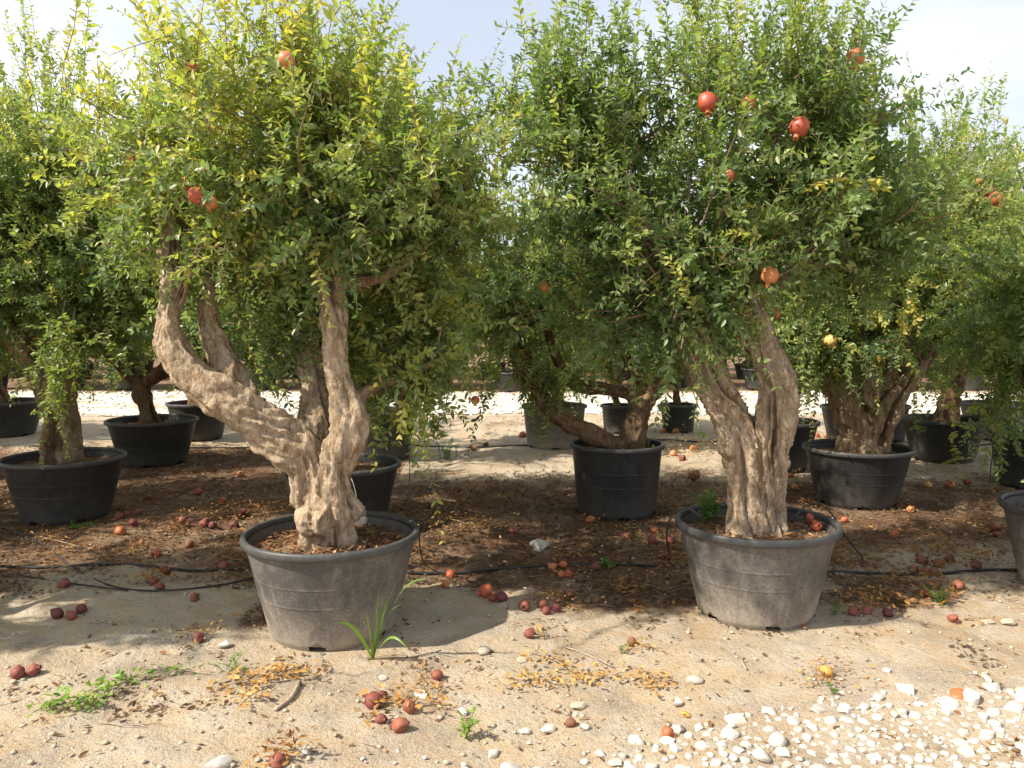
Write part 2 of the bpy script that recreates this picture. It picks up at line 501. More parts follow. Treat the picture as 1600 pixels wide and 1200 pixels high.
S['B3'] = spot(588, 641, 0.95, 0.58)
S['B4'] = spot(866, 632, 0.86, 0.55)
S['B5'] = spot(966, 632, 0.52, 0.42)
S['B6'] = spot(1214, 656, 0.9, 0.55)
S['B7'] = spot(1060, 631, 0.56, 0.42)
S['B8'] = spot(1330, 634, 0.8, 0.5)
S['B9'] = spot(1563, 630, 1.05, 0.5)
S['B10'] = spot(1386, 632, 0.6, 0.5)
S['F0'] = (-3.85, 4.05, 0.95, 0.52)
S['O1'] = (-5.75, 6.15, 0.95, 0.52)  # rows continued out of view, set here to shade ground and trunks in view
S['O2'] = (-6.2, 8.4, 0.95, 0.52)
S['O3'] = (-9.0, 10.6, 0.95, 0.52)
rng = np.random.default_rng(11)
FAR = []
for row, (Y, x0, x1, step) in enumerate([(19.2, -14, 14.5, 1.55), (22.6, -16, 17, 1.9), (26.0, -18.5, 19.5, 2.1)]):
    x = x0
    while x < x1:
        FAR.append((x + rng.uniform(-.25, .25), Y + rng.uniform(-.25, .25), rng.uniform(0.75, 0.98), rng.uniform(0.44, 0.54), row))
        x += step
POT_SPOTS = [(s[0], s[1], s[2] * 0.5) for s in S.values()]

# ------------------------------------------------------------------ ground sheet
def graded(lo, hi, fine_lo, fine_hi, step, growth):
    a = list(np.arange(fine_lo, fine_hi + step / 2, step)); s = step
    while a[-1] < hi: s *= growth; a.append(a[-1] + s)
    s = step
    while a[0] > lo: s *= growth; a.insert(0, a[0] - s)
    return np.array(a)
def litter_shade_mask(x, y):
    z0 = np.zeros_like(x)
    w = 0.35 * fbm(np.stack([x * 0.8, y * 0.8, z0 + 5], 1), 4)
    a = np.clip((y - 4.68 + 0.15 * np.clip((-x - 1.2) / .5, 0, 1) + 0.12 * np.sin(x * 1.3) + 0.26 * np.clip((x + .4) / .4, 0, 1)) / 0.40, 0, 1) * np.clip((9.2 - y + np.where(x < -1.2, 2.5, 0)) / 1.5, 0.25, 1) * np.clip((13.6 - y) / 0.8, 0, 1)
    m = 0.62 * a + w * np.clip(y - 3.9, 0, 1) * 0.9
    for cx, cy, r, s in [(-1.6, 6.4, 1.5, 0.40), (0.2, 5.5, 1.3, 0.35), (-0.5, 7.0, 1.2, 0.25), (1.1, 8.6, 1.2, -0.30), (-0.1, 9.3, 1.4, -0.28), (3.1, 5.7, .8, -0.22), (.75, 4.75, .35, .35), (2.2, 4.75, .35, .35), (2.0, 6.9, 0.5, -0.45),  # weakened bare spots behind the tall pot: extra litter colour for partial shade
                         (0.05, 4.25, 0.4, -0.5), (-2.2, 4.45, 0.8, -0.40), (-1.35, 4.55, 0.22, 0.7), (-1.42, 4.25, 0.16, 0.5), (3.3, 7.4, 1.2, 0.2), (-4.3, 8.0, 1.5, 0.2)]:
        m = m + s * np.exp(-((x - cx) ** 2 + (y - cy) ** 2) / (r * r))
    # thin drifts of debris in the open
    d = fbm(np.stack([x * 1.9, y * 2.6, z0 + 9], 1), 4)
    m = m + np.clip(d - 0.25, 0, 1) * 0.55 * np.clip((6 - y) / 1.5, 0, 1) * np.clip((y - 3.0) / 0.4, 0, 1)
    m = np.where(y > 18.4, np.clip((y - 18.4) / .6, 0, 1) * .75 + w * .4, m)  # beyond the road, litter colour painted in as shade under the rows
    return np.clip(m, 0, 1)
gx = graded(-1500, 1500, -4.2, 4.2, 0.045, 1.12)
gy = graded(-60, 3000, 2.2, 9.0, 0.045, 1.10)
GX, GY = np.meshgrid(gx, gy)
fx, fy = GX.ravel(), GY.ravel()
V = np.stack([fx, fy, ground_np(fx, fy)], 1)
nx, ny = len(gx), len(gy)
ii, jj = np.meshgrid(np.arange(nx - 1), np.arange(ny - 1))
b0 = (jj * nx + ii).ravel()
me = mesh_np('ground', V, np.stack([b0, b0 + 1, b0 + nx + 1, b0 + nx], 1), None, True)
vert_attr(me, 'litter', litter_shade_mask(fx, fy))  # real litter plus shade painted as litter colour
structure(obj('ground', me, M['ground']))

def sheet(name, xs, ys, inside, mat, lift):
    A, B = np.meshgrid(xs, ys); a, b = A.ravel(), B.ravel()
    V = np.stack([a, b, ground_np(a, b) + lift], 1)
    n = len(xs); i, j = np.meshgrid(np.arange(n - 1), np.arange(len(ys) - 1))
    q = (j * n + i).ravel(); Q = np.stack([q, q + 1, q + n + 1, q + n], 1)
    c = V[Q].mean(1); Q = Q[inside(c[:, 0], c[:, 1])]
    used = np.unique(Q); mp = -np.ones(len(V), int); mp[used] = np.arange(len(used))
    return obj(name, mesh_np(name, V[used], mp[Q], None, True), mat)
def strip_edge(x):                       # far edge of the gravel strip that the photographer stands on
    x = np.asarray(x, float)
    return np.interp(x, [-6, -1.2, 0.2, 0.6, 1.3, 2.4, 6], [2.45, 2.62, 2.80, 3.02, 3.28, 3.38, 3.46])
def edge_jit(x, y):
    return 0.10 * fbm(np.stack([x * 6, y * 6, x * 0 + 2], 1), 3)
strip = structure(sheet('gravel_strip', np.arange(-5, 5.01, 0.05), np.arange(0.4, 3.9, 0.05), lambda x, y: y < strip_edge(x) + edge_jit(x, y), M['ground'], 0.006), 'strip of white crushed limestone along the sandy ground')
road = structure(sheet('gravel_road', np.arange(-24, 24.01, 0.3), np.arange(13.2, 18.7, 0.15), lambda x, y: (y > 13.9 + 2.5 * edge_jit(x, y)) & (y < 18.1 + 2.5 * edge_jit(x, y)), M['road_gravel'], 0.008), 'white gravel road running behind the potted trees')

# ------------------------------------------------------------------ stones
def rock_mesh(seed, n=24, flat=0.65):
    r = random.Random(seed); bm = bmesh.new()
    for _ in range(n):
        v = Vector((r.gauss(0, 1), r.gauss(0, 1), r.gauss(0, 1))).normalized() * r.uniform(0.75, 1.0)
        bm.verts.new((v.x, v.y * r.uniform(0.75, 1.0), v.z * flat))
    res = bmesh.ops.convex_hull(bm, input=bm.verts)
    bmesh.ops.delete(bm, geom=[e for e in res['geom_interior'] if isinstance(e, bmesh.types.BMVert)], context='VERTS')
    me = bpy.data.meshes.new('stone'); bm.to_mesh(me); bm.free()
    return me
ROCKS = [rock_mesh(i, 24, 0.55 + 0.04 * i) for i in range(8)]
for m_ in ROCKS:
    m_.polygons.foreach_set('use_smooth', [True] * len(m_.polygons)); m_.set_sharp_from_angle(angle=R(42))
def rock_arrays(k):
    me = ROCKS[k]; v = np.empty(len(me.vertices) * 3); me.vertices.foreach_get('co', v)
    t = np.array([p.vertices[:] for p in me.polygons]); return v.reshape(-1, 3), t
RA = [rock_arrays(k) for k in range(8)]
def rock_field(name, pos, size, seed, mat, parent=None):
    r = np.random.default_rng(seed); V, T, n = [], [], 0
    for p, s in zip(pos, size):
        v, t = RA[r.integers(8)]
        a = r.uniform(0, 6.28); c, sn = math.cos(a), math.sin(a)
        w = np.stack([v[:, 0] * c - v[:, 1] * sn, v[:, 0] * sn + v[:, 1] * c, v[:, 2]], 1) * s * np.array([1, r.uniform(.7, 1.2), r.uniform(.7, 1.1)])
        V.append(w + p); T.append(t + n); n += len(v)
    o = obj(name, mesh_np(name, np.vstack(V), None, np.vstack(T)), mat, parent)
    o['kind'] = 'stuff'
    return o
white_mats = []
for m_ in ROCKS: m_.materials.append(M['white_stone'])
r = np.random.default_rng(5)
spots = []
tries = 0
while len(spots) < 430 and tries < 30000:
    tries += 1
    x, y = r.uniform(-1.3, 2.5), r.uniform(2.72, 3.62)
    inside = float(strip_edge(x)) - y
    p = 0.9 if inside > 0.10 else (0.30 if inside > 0.0 else (0.06 if inside > -.08 else 0.0015))
    if r.uniform() > p: continue
    s = r.uniform(0.014, 0.034) if r.uniform() < 0.6 else r.uniform(0.032, 0.062)
    if any((x - a) ** 2 + (y - b) ** 2 < (0.85 * (s + q)) ** 2 for a, b, q in spots): continue
    spots.append((x, y, s))
spots.sort(key=lambda t: -t[2] / t[1] * (1 if abs(t[0]) < t[1] * .66 and t[1] > 2.9 else 0.3))
for k, (x, y, s) in enumerate(spots[:300]):
    me = ROCKS[k % 8]
    obj('stone', me, None, strip, (x, y, ground_z(x, y) + s * r.uniform(-.02, .28)), (r.uniform(-.25, .25), r.uniform(-.25, .25), r.uniform(0, 6.28)), (s, s * r.uniform(.75, 1.15), s * r.uniform(.75, 1.15)))
rest = spots[300:]
xs = np.array([t[0] for t in rest]); ys = np.array([t[1] for t in rest]); ss = np.array([t[2] for t in rest])
ex, ey = r.uniform(-2, 2.6, 1500), r.uniform(2.5, 3.7, 1500)
keep = ey < strip_edge(ex) + 0.13 * r.normal(size=1500)
xs, ys, ss = np.concatenate([xs, ex[keep]]), np.concatenate([ys, ey[keep]]), np.concatenate([ss, r.uniform(.004, .013, keep.sum())])
rock_field('small_stones', np.stack([xs, ys, ground_np(xs, ys) + ss * .3 + .004], 1), ss, 3, M['white_stone'], strip)
ex, ey = r.uniform(-13, 13, 5200), r.uniform(13.7, 18.4, 5200)
rs = r.uniform(0.02, 0.055, 5200)
rock_field('road_stones', np.stack([ex, ey, ground_np(ex, ey) + rs * .2], 1), rs, 4, M['white_stone'], road)
# little clods and pebbles over the open earth
n = 6000
ey = 2.7 + r.uniform(0, 1, n) ** 1.6 * 9
ex = r.uniform(-.72, .72, n) * ey
rs = 0.002 + r.uniform(0, 1, n) ** 6 * 0.016
cl = rock_field('soil_crumbs', np.stack([ex, ey, ground_np(ex, ey) + rs * .3], 1), rs, 6, M['tan_stone'])
tag(cl, 'small clods and pebbles strewn over the sandy earth', 'pebbles')

def lone_stone(px, py, rpx, label, mat, k, flat=0.8, group=None):
    p = on_ground(px, py); s = rpx * p.y / F_PX
    me = ROCKS[k % 8].copy(); me.materials.clear()
    o = obj('rock', me, mat, None, (p.x, p.y, p.z + s * 0.3), (0.1, 0.05, k * 1.3), (s, s * .85, s * flat))
    tag(o, label, 'rock', group)
lone_stone(756, 1021, 16, 'chunky grey stone on sand beside the pot with the grass tuft', M['tan_stone'], 1, 1.0)
lone_stone(815, 1034, 11, 'small pale stone beside the chunky grey stone', M['tan_stone'], 2)
lone_stone(1060, 1100, 14, 'white stone next to the dry orange husk', M['white_stone'], 3)
lone_stone(722, 1115, 13, 'white stone beside the small leafy seedling', M['white_stone'], 4)
lone_stone(905, 1107, 16, 'flat grey stone beside the shrivelled brown pomegranate', M['tan_stone'], 5, .5)
lone_stone(915, 1138, 11, 'elongated white stone chip by the shrivelled brown pomegranate', M['white_stone'], 6, .5)
lone_stone(990, 1160, 13, 'upright white stone in front of the yellow-orange fallen pomegranate', M['white_stone'], 7, 1.1)
lone_stone(820, 1146, 12, 'white stone standing alone between the seedling and the gravel', M['white_stone'], 0)
lone_stone(1544, 974, 12, 'flat yellowish stone, one of a pair on bare earth', M['tan_stone'], 2, .5, 'pair of flat yellowish stones')
lone_stone(1577, 976, 15, 'flat yellowish stone, one of a pair on bare earth', M['tan_stone'], 5, .5, 'pair of flat yellowish stones')
lone_stone(353, 1010, 15, 'whitish stone in the debris drift beside the pot with the grass tuft', M['white_stone'], 3, .6)
lone_stone(480, 1176, 14, 'white stone beside the fallen fruit wrapped in dry leaves', M['white_stone'], 6, .6)
lone_stone(930, 668, 6, 'small white stone beside a black pot near the gravel road', M['white_stone'], 1, 1.0)
lone_stone(789, 880, 6, 'small pale stone in brown litter below the plastic scrap', M['tan_stone'], 4, .7)
lone_stone(964, 850, 6, 'small pale oval stone in brown litter beside fallen fruit', M['tan_stone'], 7, .7)

# ------------------------------------------------------------------ leaf litter (uncountable flakes)
LEAF6 = np.array([[0, 0, 0], [-.5, .30, .10], [-.42, .68, .08], [0, 1, 0], [.42, .68, .08], [.5, .30, .10]])
def leaves_arrays(pos, d, nrm, length, width):
    """pos,d,nrm (n,3): oval leaf of two quads folded on the midrib"""
    d = d / (np.linalg.norm(d, axis=1)[:, None] + 1e-9)
    s = np.cross(d, nrm); s /= np.linalg.norm(s, axis=1)[:, None] + 1e-9
    u = np.cross(s, d)
    n = len(pos)
    V = np.empty((n, 6, 3))
    for k, (a, b, c) in enumerate(LEAF6):
        bend = -0.16 * b * b
        V[:, k] = pos + s * (a * width)[:, None] + d * (b * length)[:, None] + u * ((c * width) + bend * length)[:, None]
    base = np.arange(n)[:, None] * 6
    Q = np.concatenate([base + np.array([0, 3, 2, 1]), base + np.array([0, 5, 4, 3])], 1).reshape(-1, 4)
    return V.reshape(-1, 3), Q
def litter_flakes(name, x, y, lift, size, tint, seed, mat, parent=None):
    r = np.random.default_rng(seed); n = len(x)
    a = r.uniform(0, 6.28, n)
    d = np.stack([np.cos(a), np.sin(a), r.normal(0, .22, n)], 1)
    nr = np.stack([r.normal(0, .45, n), r.normal(0, .45, n), np.ones(n)], 1)
    pos = np.stack([x, y, ground_np(x, y) + lift], 1)
    V, Q = leaves_arrays(pos, d, nr, size, size * r.uniform(.25, .5, n))
    return obj(name, mesh_np(name, V, Q, None, False, {'tint': np.repeat(tint, 2)}), mat, parent)
r = np.random.default_rng(21)
n = 170000
ly = 2.9 + r.uniform(0, 1, n) ** 1.3 * 10.5
lx = r.uniform(-.74, .74, n) * ly
lm = litter_shade_mask(lx, ly) + 0.32 * fbm(np.stack([lx * 4, ly * 4, lx * 0], 1), 3)
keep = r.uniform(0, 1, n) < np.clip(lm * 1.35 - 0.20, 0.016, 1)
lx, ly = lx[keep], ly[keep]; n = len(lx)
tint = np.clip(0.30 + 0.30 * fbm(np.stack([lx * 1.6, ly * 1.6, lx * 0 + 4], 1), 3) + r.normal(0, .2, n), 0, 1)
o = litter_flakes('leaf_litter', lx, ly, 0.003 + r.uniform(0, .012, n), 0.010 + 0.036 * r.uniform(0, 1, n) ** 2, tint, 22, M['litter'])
o['kind'] = 'stuff'; tag(o, 'brown fallen leaves and flakes scattered under the trees', 'leaf litter')
n = 60000
cy_ = 4.3 + r.uniform(0, 1, n) ** 1.2 * 7.5
cx_ = r.uniform(-.74, .74, n) * cy_
cm = fbm(np.stack([cx_ * 2.6, cy_ * 2.0, cx_ * 0 + 40], 1), 4)
keep = (cm > .34) & (litter_shade_mask(cx_, cy_) > .22) & (r.uniform(0, 1, n) < .75)
cx_, cy_, cm = cx_[keep], cy_[keep], cm[keep]; n = len(cx_)
o = litter_flakes('dry_leaf_drifts', cx_, cy_, .004 + .05 * np.clip(cm - .34, 0, 1) + r.uniform(0, .03, n), r.uniform(.018, .046, n), np.clip(r.normal(.36, .17, n), 0, 1), 23, M['dry'])
o['kind'] = 'stuff'; tag(o, 'orange-brown dry leaves drifted in clumps over the brown litter', 'dry leaves')
# thin dead twigs
paths = []
for _ in range(620):
    y = 3.0 + r.uniform(0, 1) ** 1.2 * 6.5; x = r.uniform(-.7, .7) * y
    if litter_shade_mask(np.array([x]), np.array([y]))[0] + r.uniform(-.15, .25) < .22: continue
    a = r.uniform(-0.9, 0.9) + (math.pi if r.uniform() < .5 else 0); L = r.uniform(.05, .28); cv = r.normal(0, .6)
    pts = []
    for t in np.linspace(0, 1, 4):
        xx, yy = x + math.cos(a + cv * t) * L * t, y + math.sin(a + cv * t) * L * t
        pts.append((xx, yy, ground_z(xx, yy) + .004 + r.uniform(0, .008), r.uniform(.0012, .0028)))
    paths.append(np.array(pts))
o = obj('dead_twigs', tubes_mesh('dead_twigs', paths, 3, False), M['stick'])
o['kind'] = 'stuff'; tag(o, 'thin dry twigs lying loose over the ground', 'twigs')

# ------------------------------------------------------------------ pots
def lathe(profile, seg, wob=0.0, seed=0, closed=False, skip=None):
    V, Q = [], []
    a = np.linspace(0, 2 * np.pi, seg, endpoint=False)
    for (rr, z) in profile:
        w = 1 + wob * (np.sin(2 * a + seed) * 0.6 + np.sin(3 * a + seed * 2.1) * 0.4)
        V.append(np.stack([rr * w * np.cos(a), rr * w * np.sin(a), np.full(seg, z)], 1))
    m = len(profile)
    for i in range(m - 1 if not closed else m):
        i2 = (i + 1) % m
        for j in range(seg):
            k = (j + 1) % seg
            if skip and skip(i, (a[j] + np.pi / seg) % (2 * np.pi)): continue
            Q.append((i * seg + j, i * seg + k, i2 * seg + k, i2 * seg + j))
    return np.vstack(V), np.array(Q)
def pot_meshes(kind, D, H, taper, seed):
    R0 = D / 2 - 0.022; Rb = R0 * taper
    zs = [0, .008, .016, .024, .032, .040, .048, .06, .09, .13, .2]
    zs += [z for z in np.linspace(.26, H - .03, 9)]
    def wall(z):
        rr = Rb + (R0 - Rb) * (max(z, 0) / (H - .03)) ** 0.93
        return rr - (0.03 - z) * 0.35 if z < .03 else rr
    lines = [H * .44, H * .63]            # two faint mould lines round the wall
    prof = [(wall(z), z) for z in zs if min(abs(z - q) for q in lines) > .02]
    for z in lines:
        prof += [(wall(z - .012), z - .012), (wall(z - .002), z - .002), (wall(z) + .0008, z - .0007), (wall(z) + .0008, z + .0007), (wall(z + .002), z + .002), (wall(z + .012), z + .012)]
    prof.sort(key=lambda q: q[1])
    zmid = [0.5 * (prof[i][1] + prof[i + 1][1]) for i in range(len(prof) - 1)]
    def skip(i, ang):                     # arched drain notches round the foot
        if i >= len(zmid): return False
        for c in NOTCH:
            da = abs((ang - c + np.pi) % (2 * np.pi) - np.pi) * Rb
            if (da / .042) ** 2 + (zmid[i] / .046) ** 2 < 1: return True
        return False
    NOTCH = [R(x) for x in (268, 268 - 62, 268 + 62, 268 - 124, 268 + 124, 88)]
    nout = len(prof)
    inner = [(max(p[0] - .012, 0), p[1]) for p in prof if p[1] > .02][::-1]
    V, Q = lathe(prof, 120, .006, seed, False, skip)
    V2, Q2 = lathe(inner, 60, .006, seed)
    V3, Q3 = lathe([(inner[-1][0], .055), (.001, .055)], 60, .006, seed)
    body = mesh_np('pot_body', np.vstack([V, V2, V3]), np.vstack([Q, Q2 + len(V), Q3 + len(V) + len(V2)]), None, True)
    # rolled lip
    rp = []
    zc = H - .020
    for t in np.linspace(0, 2 * np.pi, 14, endpoint=False):
        rp.append((R0 + .009 + .017 * math.copysign(abs(math.cos(t)) ** .7, math.cos(t)), zc + .021 * math.copysign(abs(math.sin(t)) ** .75, math.sin(t))))
    Vr, Qr = lathe(rp, 96, .006, seed, True)
    rim = mesh_np('pot_rim', Vr, Qr, None, True)
    # soil, heaped slightly toward the trunk
    sz = H - .085
    prof_s = [(R0 - .010 + (0 if f > .9 else 0), sz)] if False else []
    V4, Q4 = lathe([((wall(sz) - .010) * f, sz + .03 * (1 - f)) for f in (1.0, .85, .7, .55, .4, .25, .1, .01)], 60, .006, seed)
    V4[:, 2] += .012 * fbm(V4 * 9 + seed, 3)
    soil = mesh_np('pot_soil', V4, Q4, None, True)
    soil.materials.append(M['soil'])
    return body, rim, soil, R0, sz
PM = {}
def pot(kind, s, label, body_mat, group=None, rz=None, lit=200, seed=0):
    x, y, D, H = s[:4]
    if kind not in PM:
        PM[kind] = {'wide': lambda: pot_meshes('wide', .95, .52, .73, 1.0), 'tall': lambda: pot_meshes('tall', .81, .61, .86, 2.0), 'small': lambda: pot_meshes('small', .56, .42, .84, 3.0)}[kind]()
    b, rm, so, R0, sz = PM[kind]
    base = {'wide': (.95, .52), 'tall': (.81, .61), 'small': (.56, .42)}[kind]
    sx, szs = D / base[0], H / base[1]
    root = obj('plant_pot', None, None, None, (x, y, ground_z(x, y)), (0, 0, rz if rz is not None else random.uniform(-.3, .3)), (sx, sx, szs))
    root.empty_display_size = .1
    bb = b
    if not b.materials: b.materials.append(body_mat)
    elif b.materials[0] != body_mat:
        key = kind + body_mat.name
        if key not in PM: PM[key] = b.copy(); PM[key].materials[0] = body_mat
        bb = PM[key]
    obj('body', bb, None, root)
    obj('rim', rm, M['rim'], root)
    obj('soil', so, None, root)
    if lit:
        r = np.random.default_rng(int(abs(x * 100) + y * 10)); 
        a, q = r.uniform(0, 6.28, lit), np.sqrt(r.uniform(0, 1, lit)) * R0 * .9
        n = lit
        ang = r.uniform(0, 6.28, n)
        d = np.stack([np.cos(ang), np.sin(ang), r.normal(0.1, .35, n)], 1); nr = np.stack([r.normal(0, .5, n), r.normal(0, .5, n), np.ones(n)], 1)
        V, Q = leaves_arrays(np.stack([q * np.cos(a), q * np.sin(a), sz + .03 * (1 - q / R0) + r.uniform(.002, .02, n)], 1), d, nr, r.uniform(.018, .05, n), r.uniform(.007, .016, n))
        l = obj('soil_litter', mesh_np('soil_litter', V, Q, None, False, {'tint': np.repeat(np.clip(r.normal(.42, .22, n), 0, 1), 2)}), M['litter'], root)
        l['kind'] = 'stuff'
    tag(root, label, 'plant pot', group)
    return root
random.seed(4)
pot('wide', S['F1'], 'dusty grey plastic pot with a grass tuft growing at its foot', M['pot_dusty'], None, 0.0, 1300)
pot('wide', S['F2'], 'dusty grey plastic pot with green weeds and fallen fruit on its soil', M['pot_dusty'], None, 0.05, 600)
pot('wide', S['F3'], 'dusty grey plastic pot cut off by the picture edge, beside the flat yellowish stones', M['pot_dusty'])
pot('wide', S['L1'], 'black plastic pot with pale streaks, under the thick single trunk with hanging sprays', M['pot'])
pot('wide', S['M1'], 'black plastic pot half hidden directly behind the pot with the grass tuft', M['pot'])
pot('tall', S['M2'], 'tall straight-sided black pot with a low limb leaning over its rim', M['pot'], None, 0.1)
pot('wide', S['R1'], 'wide black pot holding the short fan-shaped gnarled trunk', M['pot'])
pot('wide', S['R2'], 'black pot with a yellowed spray hanging over its wall', M['pot'])
pot('tall', S['R3'], 'black pot with green shoots hanging down its side, cut by the picture edge', M['pot'])
pot('wide', S['B1'], 'black pot in shade under a dark trunk, behind the pot with pale streaks', M['pot'])
pot('wide', S['B0'], 'wide black pot in deep shade at the end of a back row', M['pot'])
pot('wide', S['B2'], 'black pot in shade behind the leaning limb of the forked tree', M['pot'])
pot('tall', S['B3'], 'tall black pot behind the hanging foliage of the forked tree', M['pot'])
pot('tall', S['B4'], 'sunlit grey pot behind the low leaning limb', M['pot_dusty'])
pot('small', S['B5'], 'small black pot behind the low leaning limb, near the gravel road', M['pot'])
pot('wide', S['B6'], 'black pot half hidden behind the fluted two-limbed trunk', M['pot'])
pot('small', S['B7'], 'small black pot with a thin stem standing near the gravel road', M['pot'])
pot('wide', S['B8'], 'black pot behind the fan-shaped gnarled trunk', M['pot'])
pot('wide', S['B9'], 'wide grey pot near the gravel road behind the yellowed spray', M['pot_dusty'])
pot('small', S['B10'], 'narrow black pot behind the fan-shaped trunk, near the gravel road', M['pot'])
pot('wide', S['F0'], 'dusty grey plastic pot at the end of the front row', M['pot_dusty'])
pot('wide', S['O1'], 'black pot ending the second row, past the pot with pale streaks', M['pot'])
pot('wide', S['O2'], 'black pot ending the third row, past the pot under the dark trunk', M['pot'])
pot('wide', S['O3'], 'black pot ending the fourth row, past the wide black pot', M['pot'])
ROWS = ['first', 'second', 'third']
for (x, y, D, H, row) in FAR:
    if abs(x) < y * .70:
        pot('wide', (x, y, D, H), 'black pot in the %s row beyond the white gravel road' % ROWS[row], M['pot'], '%s row of pots beyond the gravel road' % ROWS[row], None, 0)

# ------------------------------------------------------------------ trees
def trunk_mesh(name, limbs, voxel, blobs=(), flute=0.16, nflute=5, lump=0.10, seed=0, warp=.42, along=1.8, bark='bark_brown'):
    """limbs: lists of (x,y,z,r); fused by voxels, then fluted and lumped like old bark"""
    samp, V, Q, T, n = [], [], [], [], 0
    for L in limbs:
        p = catmull(L, 0.03)
        # waviness along the limb
        w = fbm(np.stack([p[:, 0] * 4 + seed, p[:, 1] * 4, p[:, 2] * 4], 1), 2)
        p[:, 3] *= 0.90 * (1 + 0.18 * w)
        v, q, t = tube_arrays(p, 14, True, n); V.append(v); Q += q; T += t; n += len(v)
        samp.append(p)
    for (c, rr) in blobs:
        bm = bmesh.new(); bmesh.ops.create_icosphere(bm, subdivisions=2, radius=rr)
        bv = np.array([v.co[:] for v in bm.verts]) * np.array([1, 1, 1.15]) + np.array(c); bt = np.array([[v.index for v in f.verts] for f in bm.faces]); bm.free()
        V.append(bv); T += [tuple(x) for x in (bt + n)]; n += len(bv)
    raw = mesh_np(name + '_raw', np.vstack(V), np.array(Q), np.array(T))
    o = bpy.data.objects.new('tmp', raw); col.objects.link(o)
    md = o.modifiers.new('r', 'REMESH'); md.mode = 'VOXEL'; md.voxel_size = voxel; md.use_smooth_shade = True
    sm = o.modifiers.new('s', 'SMOOTH'); sm.factor = .5; sm.iterations = 2
    dg = bpy.context.evaluated_depsgraph_get()
    me = bpy.data.meshes.new_from_object(o.evaluated_get(dg))
    bpy.data.objects.remove(o); bpy.data.meshes.remove(raw)
    nv = len(me.vertices); co = np.empty(nv * 3); me.vertices.foreach_get('co', co); co = co.reshape(-1, 3)
    no = np.empty(nv * 3); me.vertices.foreach_get('normal', no); no = no.reshape(-1, 3)
    P = np.vstack(samp); FR = [frames(p) for p in samp]
    Tt, Nn, Bb = np.vstack([f[0] for f in FR]), np.vstack([f[1] for f in FR]), np.vstack([f[2] for f in FR])
    AL = np.concatenate([np.concatenate([[0], np.cumsum(np.linalg.norm(np.diff(p[:, :3], axis=0), axis=1))]) for p in samp])
    LI = np.concatenate([np.full(len(p), i) for i, p in enumerate(samp)])
    idx = np.empty(nv, int)
    for s in range(0, nv, 4000):
        d = np.linalg.norm(co[s:s + 4000, None, :] - P[None, :, :3], axis=2) - P[None, :, 3]
        idx[s:s + 4000] = d.argmin(1)
    off = co - P[idx, :3]
    ang = np.arctan2((off * Bb[idx]).sum(1), (off * Nn[idx]).sum(1))
    rr, al = P[idx, 3], AL[idx] + np.clip((off * Tt[idx]).sum(1), -.03, .03)
    tw = ang + 0.9 * al + 0.5 * vnoise(np.stack([al * 3, LI[idx] * 7.0 + seed, al * 0], 1))
    q = np.stack([np.cos(tw) * nflute / 3.1, np.sin(tw) * nflute / 3.1, al * along + LI[idx] * 3.3 + seed], 1)
    wv = np.stack([vnoise(co * 6 + 3.1), vnoise(co * 6 + 11.7), vnoise(co * 6 + 23.9)], 1) + .5 * np.stack([vnoise(co * 15 + 5.1), vnoise(co * 15 + 1.7), vnoise(co * 15 + 2.9)], 1)
    q = q + warp * wv
    fl = 1 - 2 * np.abs(vnoise(q))                       # ridged: broad rolls with tight grooves between
    lm = fbm(co * 9 + seed, 3)
    fine = 1 - 2 * np.abs(vnoise(np.stack([np.cos(tw) * 5, np.sin(tw) * 5, al * 6 + seed], 1) + .9 * wv))
    q2 = np.stack([np.cos(tw) * nflute / 1.7, np.sin(tw) * nflute / 1.7, al * 1.8 * along + LI[idx] * 5.1 + seed * 2], 1)
    fl2 = 1 - 2 * np.abs(vnoise(q2 + 1.4 * warp * wv))
    gash = np.clip((vnoise(q * 1.3 + 31) - .45) / .35, 0, 1)          # carved wounds and hollows; also paints shade into them
    disp = rr * (flute * (fl - .5) + flute * .45 * (fl2 - .5) + lump * lm - .30 * gash) + 0.005 * fine * np.clip(rr / .06, .2, 1) + 0.004 * fbm(co * 40, 3)
    disp = disp * (.35 + .65 * np.clip((co[:, 2] - .02) / .18, 0, 1))
    co = co + no * disp[:, None]
    me.vertices.foreach_set('co', co.ravel().astype(np.float32))
    me.polygons.foreach_set('use_smooth', np.ones(len(me.polygons), bool))
    vert_attr(me, 'hollow_shade', gash)
    vert_attr(me, 'young', np.clip((0.060 - rr) / 0.026, 0, 1))
    me.update()
    me.materials.clear(); me.materials.append(M[bark])
    return me

